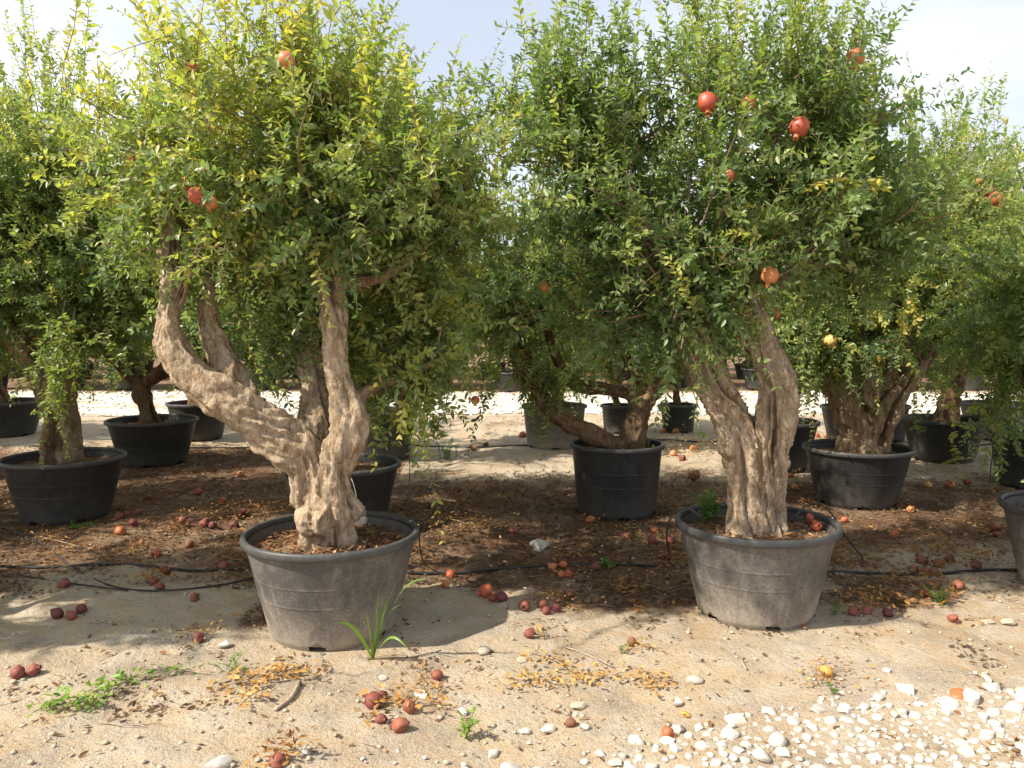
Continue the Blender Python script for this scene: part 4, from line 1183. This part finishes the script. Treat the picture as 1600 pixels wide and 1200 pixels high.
# ------------------------------------------------------------------ fallen fruit
def fallen(px, py, rp, mk, label, group=None, pot_key=None, squash=1.0):
    if pot_key:
        x0, y0, D_, H_ = S[pot_key]; z = ground_z(x0, y0) + H_ - .065
        d = ray(px, py); s = (CAM_H - z - .02) / -d.z; p = Vector((d.x * s, d.y * s, z))
    else:
        p = on_ground(px, py + rp * .7)
    rad = rp * p.y / F_PX
    q = random; b, c = fruit_pair(M[mk], q.choice([0, 1, 1, 2, 2, 3])); rad *= q.uniform(.82, 1.12)
    rot = (q.uniform(1.0, 2.3), q.uniform(-.5, .5), q.uniform(0, 6.28))
    f = obj('fallen_pomegranate', b, None, None, (p.x, p.y, p.z + rad * .66 * squash), rot, (rad, rad * squash * q.uniform(.8, 1), rad))
    obj('calyx', c, None, f)
    tag(f, label, 'fruit', group)
random.seed(31)
Z = {
 'pair': ('dark fallen pomegranate of the pair lying in bright sand', 'pair of fruit in bright sand', [(28, 1050, 12, 'fruit_dark'), (52, 1045, 12, 'fruit_dark')]),
 'trio': ('dark fallen pomegranate of a row of three on shaded sand', 'row of three fruit on shaded sand', [(90, 957, 11, 'fruit_dark'), (112, 960, 11, 'fruit_dark'), (127, 951, 9, 'fruit_dark')]),
 'five': ('maroon fallen pomegranate in a heap with ochre leaves on bright sand', 'five fruit heaped with ochre leaves', [(584, 1095, 14, 'fruit_dark'), (597, 1085, 11, 'fruit_dark'), (626, 1131, 14, 'fruit_dark'), (595, 1122, 11, 'fruit_dark'), (639, 1104, 11, 'fruit_dark')]),
 'streak': ('fallen pomegranate in brown litter beside the pot with pale streaks', 'fruit beside the pot with pale streaks', [(189, 829, 8, 'fruit_orange'), (208, 816, 8, 'fruit_dark'), (199, 802, 8, 'fruit_dark'), (217, 799, 8, 'fruit_dark'), (186, 806, 8, 'fruit_dark')]),
 'leftlitter': ('fallen pomegranate in brown litter between the streaked pot and the forked tree', 'fruit in litter by the forked tree', [(310, 767, 7, 'fruit'), (347, 782, 7, 'fruit'), (285, 812, 8, 'fruit_dark'), (319, 818, 8, 'fruit_dark'), (333, 819, 8, 'fruit_dark'), (366, 821, 8, 'fruit_dark'), (244, 864, 8, 'fruit'), (349, 883, 9, 'fruit_dark'), (380, 800, 7, 'fruit_dark'), (232, 776, 6, 'fruit_dark'), (296, 850, 8, 'fruit_dry'), (376, 740, 6, 'fruit_orange')]),
 'hose': ('dark fallen pomegranate lying against the black irrigation hose', 'fruit along the irrigation hose', [(240, 907, 9, 'fruit_dark'), (250, 915, 9, 'fruit_dark'), (259, 892, 8, 'fruit_dark'), (101, 911, 10, 'fruit_dark')]),
 'mid': ('fallen pomegranate in brown litter between the two dusty grey pots', 'fruit between the dusty grey pots', [(759, 924, 11, 'fruit'), (784, 932, 10, 'fruit_dark'), (771, 933, 9, 'fruit_dark'), (820, 946, 9, 'fruit_dark'), (849, 943, 9, 'fruit_dark'), (854, 953, 9, 'fruit_dark'), (869, 950, 8, 'fruit_dark'), (889, 927, 8, 'fruit_dry'), (704, 897, 7, 'fruit'), (695, 913, 7, 'fruit_orange'), (863, 885, 7, 'fruit'), (880, 881, 8, 'fruit'), (876, 896, 7, 'fruit'), (888, 896, 7, 'fruit'), (930, 884, 8, 'fruit_dark'), (966, 874, 8, 'fruit_dark'), (800, 828, 7, 'fruit_dark')]),
 'weedpot': ('fallen pomegranate in litter beside the pot with weeds', 'fruit beside the pot with weeds', [(978, 839, 8, 'fruit_dark'), (1019, 844, 8, 'fruit_dark'), (1022, 827, 7, 'fruit_orange'), (1040, 868, 8, 'fruit_dark'), (1047, 844, 7, 'fruit_dark')]),
 'tallpot': ('fallen pomegranate on bare earth behind the tall straight-sided pot', 'fruit behind the tall pot', [(1056, 674, 6, 'fruit_orange'), (1036, 673, 5, 'fruit'), (1052, 708, 6, 'fruit'), (1066, 716, 6, 'fruit_dark'), (1086, 743, 8, 'fruit_dry'), (1083, 700, 6, 'fruit_orange')]),
 'fan': ('red fallen pomegranate between the fluted trunk and the fan-trunk pot', 'fruit beside the fan-trunk pot', [(1236, 732, 6, 'fruit'), (1235, 742, 6, 'fruit'), (1242, 761, 6, 'fruit_orange'), (1319, 811, 7, 'fruit'), (1276, 680, 6, 'fruit'), (1294, 681, 6, 'fruit')]),
 'heap': ('brown rotting pomegranate in the heap of litter on bare earth', 'heap of rotting fruit', [(1439, 874, 9, 'fruit_dry'), (1446, 892, 9, 'fruit_dry'), (1459, 894, 9, 'fruit_dry'), (1427, 887, 9, 'fruit_dry'), (1465, 879, 9, 'fruit_dry'), (1525, 881, 9, 'fruit_dry'), (1484, 872, 8, 'fruit_dry')]),
 'row': ('dark fallen pomegranate on earth beyond the pot with weeds', 'dark fruit beyond the pot with weeds', [(1388, 957, 9, 'fruit_dark'), (1333, 954, 9, 'fruit_dark'), (1354, 954, 8, 'fruit_dark'), (1489, 965, 9, 'fruit_dark'), (1497, 915, 9, 'fruit_dark'), (1444, 924, 9, 'fruit_dark')]),
 'spray': ('fallen pomegranate on earth below the yellowed hanging spray', 'fruit below the yellowed spray', [(1450, 757, 6, 'fruit_yellow'), (1484, 757, 7, 'fruit'), (1510, 753, 6, 'fruit_dark'), (1555, 823, 7, 'fruit_dark'), (1557, 834, 7, 'fruit_dark')]),
 'inpot': ('fallen pomegranate lying on the soil inside the pot with weeds', 'fruit inside the pot with weeds', []),
 'road': ('fallen pomegranate on bare earth near the white gravel road', 'fruit near the gravel road', [(817, 679, 6, 'fruit_orange'), (759, 694, 5, 'fruit_dry'), (714, 764, 7, 'fruit_dry'), (740, 700, 5, 'fruit')]),
}
for k, (lab, grp, items) in Z.items():
    for (px, py, rp, mk) in items: fallen(px, py, rp, mk, lab, grp)
for (px, py, rp, mk) in [(1268, 811, 9, 'fruit'), (1275, 822, 9, 'fruit'), (1172, 826, 9, 'fruit'), (1160, 822, 8, 'fruit_orange')]:
    fallen(px, py, rp, mk, Z['inpot'][0], Z['inpot'][1], 'F2')
fallen(683, 1054, 10, 'fruit_dark', 'single maroon pomegranate on bright sand behind the heap of five')
fallen(828, 989, 10, 'fruit_dark', 'single dark pomegranate at the edge of the shade beside an upright ochre leaf')
fallen(987, 1002, 9, 'fruit_dry', 'torn orange-brown pomegranate husk on sand in front of the pot with weeds')
fallen(1043, 1142, 12, 'fruit_orange', 'yellow-orange fallen pomegranate on sand beside the white gravel')
fallen(892, 1129, 9, 'fruit_dry', 'shrivelled brown pomegranate among grey debris')
fallen(1291, 1048, 12, 'fruit_yellow', 'pale yellowish pomegranate half buried in dry leaves')
fallen(1496, 1080, 13, 'fruit', 'flattened dried red pomegranate rind alone on bright sand', None, None, .5)
fallen(1397, 833, 8, 'fruit_orange', 'orange pomegranate on earth in front of the fan-trunk pot')
fallen(1423, 795, 7, 'fruit', 'bright red pomegranate beside the foot of the fan-trunk pot')
fallen(310, 996, 10, 'fruit_dark', 'dark pomegranate with a dry leaf in the debris drift by the grass-tuft pot')
fallen(304, 932, 9, 'fruit_dark', 'dark pomegranate on shaded sand above the debris drift')
fallen(435, 1187, 15, 'fruit_dark', 'maroon pomegranate wrapped in curled dry leaves on bright sand')
fallen(922, 812, 7, 'fruit_orange', 'orange pomegranate touching the foot of the tall straight-sided pot')
fallen(1072, 1112, 10, 'fruit_yellow', 'torn dry orange husk beside a white stone', None, None, .45)

# ------------------------------------------------------------------ fallen sprays, weeds, grass, hoses, scraps
def ground_spray(name, path_px, nleaf, leaf, mat, label, cat, seed, width=.05, height=.03, tint=(.6, .2), group=None, twig=M['stick'], tr=.003):
    r = np.random.default_rng(seed)
    P = [on_ground(*q) for q in path_px]
    pts = [(p.x, p.y, p.z + .012 + .012 * (i % 2), tr if i < len(P) - 1 else tr * .4) for i, p in enumerate(P)]
    path = catmull(pts, .02)
    o = obj(name, tubes_mesh(name, [path], 5), twig)
    i = r.integers(0, len(path), nleaf)
    pos = path[i, :3] + np.stack([r.normal(0, width, nleaf), r.normal(0, width, nleaf), np.abs(r.normal(0, height, nleaf))], 1)
    pos[:, 2] = np.maximum(pos[:, 2], ground_np(pos[:, 0], pos[:, 1]) + .006)
    a = r.uniform(0, 6.28, nleaf)
    d = np.stack([np.cos(a), np.sin(a), r.normal(.15, .4, nleaf)], 1); nr = np.stack([r.normal(0, .6, nleaf), r.normal(0, .6, nleaf), np.ones(nleaf)], 1)
    ll = leaf * r.uniform(.6, 1.25, nleaf)
    V, Q = leaves_arrays(pos, d, nr, ll, ll * r.uniform(.28, .46, nleaf))
    lv = obj('leaves', mesh_np('leaves', V, Q, None, False, {'tint': np.repeat(np.clip(r.normal(tint[0], tint[1], nleaf), 0, 1), 2)}), mat, o)
    lv['kind'] = 'stuff'
    tag(o, label, cat, group)
    return o
DB = 'fallen branch'
ground_spray('dry_branch', [(830, 1022), (870, 1040), (915, 1062), (960, 1060), (1035, 1066)], 150, .034, M['dry'], 'long fallen branch with ochre leaves across bright sand between the dusty pots', DB, 1, .05, .015, (.8, .15))
ground_spray('dry_branch', [(790, 1075), (835, 1068), (880, 1075)], 90, .034, M['dry'], 'short ochre-leaved branch lying below the long fallen branch', DB, 2, .045, .015, (.8, .15))
ground_spray('dry_branch', [(340, 1080), (390, 1068), (440, 1058), (485, 1055)], 150, .04, M['dry'], 'fallen branch with curled ochre leaves beside the bare stick', DB, 3, .05, .02, (.72, .15))
ground_spray('dry_branch', [(375, 1105), (400, 1090), (415, 1082)], 45, .036, M['dry'], 'small ochre spray below the curled ochre branch', DB, 31, .035, .015, (.78, .12))
ground_spray('dry_branch', [(570, 1130), (600, 1105), (640, 1098), (685, 1108)], 130, .036, M['dry'], 'ochre leafy twig lying over the heap of five maroon fruit', DB, 4, .05, .035, (.68, .15))
ground_spray('dry_branch', [(415, 1195), (440, 1186), (465, 1192)], 70, .036, M['dry'], 'curled orange leaves around the wrapped maroon fruit', DB, 5, .035, .05, (.5, .15))
ground_spray('dry_branch', [(650, 1050), (664, 1075), (690, 1090)], 40, .03, M['dry'], 'thin brown twig with few leaves behind the heap of five', DB, 6, .03, .02, (.6, .15))
ground_spray('dry_branch', [(285, 990), (315, 1000), (335, 985), (378, 970)], 70, .03, M['dry'], 'dry spray in the debris drift beside the grass-tuft pot', DB, 7, .04, .02, (.5, .2))
ground_spray('dry_branch', [(1265, 1075), (1290, 1055), (1320, 1050)], 110, .026, M['dry'], 'dry leaves and bracts around the pale yellowish fruit', DB, 8, .06, .012, (.6, .2))
ground_spray('dry_branch', [(1310, 935), (1340, 940), (1355, 960)], 140, .034, M['dry'], 'ochre leaves beside the shaded side of the pot with weeds', DB, 9, .08, .035, (.62, .2))
ground_spray('dry_branch', [(1440, 860), (1470, 862), (1500, 870), (1570, 880)], 260, .034, M['dry'], 'drift of orange leaves over the heap of rotting fruit', DB, 10, .12, .04, (.5, .2))
ground_spray('dry_branch', [(835, 945), (865, 940), (890, 948)], 130, .03, M['dry'], 'orange leaf clump around fruit between the dusty pots', DB, 11, .07, .03, (.5, .18))
ground_spray('dry_branch', [(220, 915), (245, 900), (262, 908)], 90, .032, M['dry'], 'orange leaf clump on the hose beside dark fruit', DB, 12, .05, .05, (.45, .18))
ground_spray('dry_branch', [(290, 815), (330, 812), (390, 800), (430, 795)], 380, .034, M['dry'], 'broad orange leaf drift behind the grass-tuft pot', DB, 13, .16, .05, (.38, .18))
ground_spray('dry_branch', [(345, 870), (375, 880), (395, 868)], 220, .034, M['dry'], 'orange leaf heap against the grass-tuft pot', DB, 14, .12, .06, (.42, .18))
ground_spray('dry_branch', [(1040, 690), (1075, 700), (1095, 720)], 200, .04, M['dry'], 'orange leaf heap behind the tall straight-sided pot', DB, 15, .2, .08, (.6, .18))
ground_spray('dry_branch', [(1250, 690), (1290, 688), (1400, 690), (1430, 695)], 240, .04, M['dry'], 'orange leaf drift behind the fan-trunk pot', DB, 16, .2, .05, (.55, .18))
ground_spray('dry_branch', [(960, 830), (1010, 845), (1050, 850)], 180, .03, M['dry'], 'brown-orange leaf drift beside the pot with weeds', DB, 17, .12, .03, (.42, .2))
ground_spray('dry_branch', [(640, 825), (700, 815), (770, 835)], 260, .03, M['dry'], 'golden leaf drift on dark litter behind the grass-tuft pot rim', DB, 18, .14, .03, (.6, .2))
ground_spray('dry_branch', [(790, 760), (850, 745), (865, 750)], 120, .04, M['dry'], 'brown curled leaf clump in litter in front of the tall pot', DB, 19, .14, .06, (.35, .15))
ground_spray('dry_branch', [(60, 840), (110, 855), (140, 862)], 90, .03, M['dry'], 'ochre leaf clump in front of the pot with pale streaks', DB, 20, .07, .03, (.55, .15))
ground_spray('dry_branch', [(1000, 1010), (1030, 1020)], 40, .03, M['dry'], 'few golden leaves beside the torn husk', DB, 23, .05, .015, (.75, .12))
ground_spray('dry_branch', [(823, 995), (843, 1000), (845, 985)], 16, .035, M['dry'], 'upright ochre leaf cluster beside a single dark fruit', DB, 24, .012, .03, (.8, .1))
ground_spray('dry_branch', [(1040, 1075), (1000, 1080)], 35, .03, M['dry'], 'thin ochre spray at the end of the long fallen branch', DB, 25, .04, .012, (.75, .12))
ground_spray('green_branch', [(60, 1112), (100, 1112), (140, 1105), (180, 1078), (215, 1066)], 150, .044, M['weed'], 'wilting green leafy branch lying on bright sand', DB, 21, .035, .025, (.72, .18), None, M['stick'])
ground_spray('green_branch', [(225, 1062), (260, 1055), (300, 1050)], 40, .034, M['weed'], 'thin green end of a leafy branch on bright sand', DB, 22, .03, .015, (.6, .15))

def weed(base, n, h, leaf, label, seed, spread=.06, tint=.55, cat='weed', name='weed'):
    r = np.random.default_rng(seed); PO, D_, NR, LE, T, ST = [], [], [], [], [], []
    for k in range(n):
        a = r.uniform(0, 6.28); top = np.array(base) + np.array([math.cos(a) * spread * r.uniform(.3, 1.5), math.sin(a) * spread * r.uniform(.3, 1.5), h * r.uniform(.5, 1)])
        b = np.array(base) + np.array([r.normal(0, spread * .35), r.normal(0, spread * .35), -.005]); mid = (b + top) / 2 + np.array([0, 0, h * .12])
        p = catmull([(*b, .002), (*mid, .0017), (*top, .0008)], .012); ST.append(p)
        for q in p[2:, :3]:
            for s in (0, 1):
                a2 = r.uniform(0, 6.28); PO.append(q); D_.append((math.cos(a2), math.sin(a2), r.uniform(.1, .8))); NR.append((r.normal(0, .4), r.normal(0, .4), 1)); LE.append(leaf * r.uniform(.6, 1.2)); T.append(tint + r.normal(0, .12))
    LE = np.array(LE); V, Q = leaves_arrays(np.array(PO), np.array(D_), np.array(NR), LE, LE * .34)
    o = obj(name, tubes_mesh(name, ST, 4), M['weed'])
    vert_attr(o.data, 'tint', np.full(len(o.data.vertices), .5))
    lv = obj('leaves', mesh_np('leaves', V, Q, None, False, {'tint': np.repeat(np.clip(T, 0, 1), 2)}), M['weed'], o); lv['kind'] = 'stuff'
    tag(o, label, cat)
def pot_top(key, px, py):
    x0, y0, D_, H_ = S[key]; z = ground_z(x0, y0) + H_ - .075
    d = ray(px, py); s = (CAM_H - z) / -d.z; return (d.x * s, d.y * s, z)
weed(pot_top('F2', 1108, 815), 16, .20, .035, 'bushy green weed growing on the soil beside the fluted trunk', 1, .09, .55)
weed(pot_top('F2', 1166, 828), 6, .20, .03, 'thin green weed growing in front of the fluted trunk', 2, .05, .55)
p = on_ground(1468, 945); weed(p, 8, .10, .026, 'small green weed on earth beside the heap of rotting fruit', 3, .06, .5)
p = on_ground(728, 1152); weed(p, 4, .13, .034, 'small leafy seedling on bright sand beside a white stone', 4, .05, .7, 'seedling', 'seedling')
p = on_ground(1300, 1084); weed(p, 4, .05, .022, 'tiny grey-green weed in the dry leaves by the pale fruit', 5, .03, .3)
p = on_ground(975, 1022); weed(p, 4, .06, .022, 'tiny grey-green weed beside the torn husk', 6, .03, .3)
p = on_ground(950, 886); weed(p, 10, .05, .03, 'low dark green weed in brown litter among fallen fruit', 7, .07, .25)
p = on_ground(125, 826); weed(p, 8, .05, .03, 'low green weed at the foot of the pot with pale streaks', 8, .10, .25)
p = on_ground(1300, 960); weed(p, 4, .07, .024, 'small green weed at the foot of the pot with fallen fruit', 9, .04, .4)
p = on_ground(700, 718); weed(p, 12, .30, .03, 'low shrubby weed on bare earth below the hanging foliage', 10, .14, .35)
p = on_ground(360, 1050); weed(p, 8, .07, .02, 'grey-green weed in the debris drift beside the ochre branch', 12, .08, .45)

def grass_tuft():
    b = on_ground(583, 1030); r = random.Random(3)
    o = obj('grass_tuft', None, None, None, b); o.empty_display_size = .05
    for (tx, ty, Y, w) in [(628, 900, b.y - .12, .009), (592, 920, b.y - .12, .006), (668, 905, b.y - .12, .010), (515, 976, b.y - .16, .010), (640, 1018, b.y - .14, .009), (604, 930, b.y - .11, .006), (626, 945, b.y - .12, .006), (572, 955, b.y - .10, .005)]:
        t = at(tx, ty, Y) - b; n = 10; V, Q = [], []
        side = Vector((t.y + .3 * t.z, -t.x + .2, .1)).normalized()
        side = Vector((.9, .35, 0)) if abs(t.x) < .12 else Vector((.25, .5, .5)).normalized()
        bow = max(0.05, abs(t.x) * .45)
        for i in range(n + 1):
            k = i / n; p = t * k + Vector((0, 0, bow * math.sin(math.pi * k) * (1 if abs(t.x) > .1 else .15)))
            ww = w * (1 - k ** 2.2) * (.6 + .4 * min(1, k * 4)) + .0004
            V += [p - side * ww, p + Vector((0, -ww * .35, -ww * .2)), p + side * ww]
        for i in range(n):
            for c in (0, 1): Q.append((i * 3 + c, i * 3 + c + 1, i * 3 + 4 + c, i * 3 + 3 + c))
        me = mesh_np('blade', np.array([tuple(v) for v in V]), np.array(Q), None, True, {'tint': np.full(len(Q), r.uniform(.35, .9))})
        obj('blade', me, M['weed'], o)
    tag(o, 'tuft of long green grass blades at the foot of the dusty pot', 'grass tuft')
grass_tuft()

def hose(pts, rad, label, mat=M['hose'], name='irrigation_hose', cat='hose', group=None):
    o = obj(name, tubes_mesh(name, [catmull([(*p, rad) for p in pts], .05)], 8), mat); tag(o, label, cat, group)
def gpts(pxs, lift=.01):
    return [(p.x, p.y, p.z + lift) for p in (on_ground(*q) for q in pxs)]
r = random.Random(2)
pts = []
for x in np.arange(-4.6, 5.2, .35):
    y = 5.22 + .05 * math.sin(x * 1.7) + .03 * r.uniform(-1, 1); pts.append((x, y, ground_z(x, y) + .010))
hose(pts, .010, 'black irrigation hose running along the front row of pots')
pts = []
for x in np.arange(-9, 9.2, .5):
    y = 10.45 + .06 * math.sin(x * 1.3); pts.append((x, y, ground_z(x, y) + .012))
hose(pts, .011, 'black irrigation hose running along a back row near the gravel road')
hose(gpts([(-20, 815), (60, 848), (110, 885), (170, 916), (240, 925), (330, 918), (400, 905)], .008), .006, 'thin black drip tube curving over litter by the streaked pot', name='drip_tube')
hose(gpts([(-20, 888), (40, 902), (110, 913), (200, 925)], .008), .005, 'thin black drip tube lying beside the curving tube on shaded sand', name='drip_tube')
x, y, D_, H_ = S['F2']; kz = y / F_PX
def pp(px, py, Y): q = at(px, py, Y); return (q.x, q.y, q.z)
hose([pp(1100, 812, y - .1), pp(1072, 792, y - .05), pp(1050, 805, y), pp(1042, 830, y + .05), pp(1043, 850, y + .3), tuple(gpts([(1046, 868)])[0])], .005, 'thin black drip tube looping over the rim of the pot with weeds towards the litter', name='drip_tube')
hose([pp(1240, 808, y), pp(1268, 786, y + .1), pp(1295, 798, y + .15), pp(1322, 838, y + .3), *gpts([(1352, 878), (1375, 884)])], .005, 'thin black drip tube arching from the fluted trunk down to the hose', name='drip_tube')
x, y, D_, H_ = S['F1']
hose([pp(640, 812, y), pp(660, 815, y + .1), pp(655, 845, y + .4), *gpts([(665, 885), (690, 897)])], .004, 'thin black drip tube from the rim of the grass-tuft pot', name='drip_tube')
x, y, D_, H_ = S['M1']
hose([pp(540, 736, y - .3), pp(548, 745, y - .45), pp(556, 770, y - .46), pp(558, 795, y - .45)], .003, 'pale wire hanging over the rim of the half hidden black pot', M['wire'], 'wire', 'wire')
hose([pp(632, 690, 8.4), pp(640, 720, 8.3), *gpts([(638, 775), (630, 790)])], .005, 'thin black drip tube standing beside the tall black pot in shade', name='drip_tube')
hose([pp(1545, 640, 8.0), pp(1552, 690, 8.0), *gpts([(1546, 762), (1560, 770)])], .005, 'thin black drip tube hanging between two black pots by the yellowed spray', name='drip_tube')
hose(gpts([(430, 1112), (448, 1100), (460, 1085), (468, 1068)], .010), .009, 'bare crooked stick lying beside the curled ochre branch', M['stick'], 'stick', 'stick')
hose(gpts([(1157, 1032), (1166, 1048)], .006), .006, 'short pale stick chip on bright sand in front of the pot with weeds', M['stick'], 'stick', 'stick')
hose(gpts([(830, 1006), (880, 1012), (930, 1030), (960, 1045)], .006), .003, 'thin bare twig lying along the long fallen branch', M['stick'], 'stick', 'stick')

def scrap():
    p = on_ground(845, 864); r = random.Random(5); n = 9; V, Q = [], []
    for i in range(n):
        for j in range(n):
            x, y = i / (n - 1) - .5, j / (n - 1) - .5
            fold = .35 * abs(x * 1.2 + y * .4) + .12 * math.sin(9 * x + 4 * y) + r.uniform(-.04, .04)
            V.append((x * (1 - 1.1 * max(0, -y - .1) + .3 * math.sin(7 * y)) * .12 + .02 * y, fold * .11 + y * .02, (y + .5) * .105 * (1 - .35 * abs(x + .15)) + .005 + .03 * fold))
    for i in range(n - 1):
        for j in range(n - 1): Q.append((i * n + j, (i + 1) * n + j, (i + 1) * n + j + 1, i * n + j + 1))
    o = obj('plastic_scrap', mesh_np('plastic_scrap', np.array(V), np.array(Q), None, False), M['scrap'], None, p, (-.5, 0, .2))
    md = o.modifiers.new('thick', 'SOLIDIFY'); md.thickness = .003
    tag(o, 'crumpled pale greenish scrap of plastic on dark litter', 'scrap')
scrap()
print('LEAVES', leaf_total, [g_[3] for g_ in GT], 'TRIS', sum(len(m.polygons) * 2 for m in bpy.data.meshes))
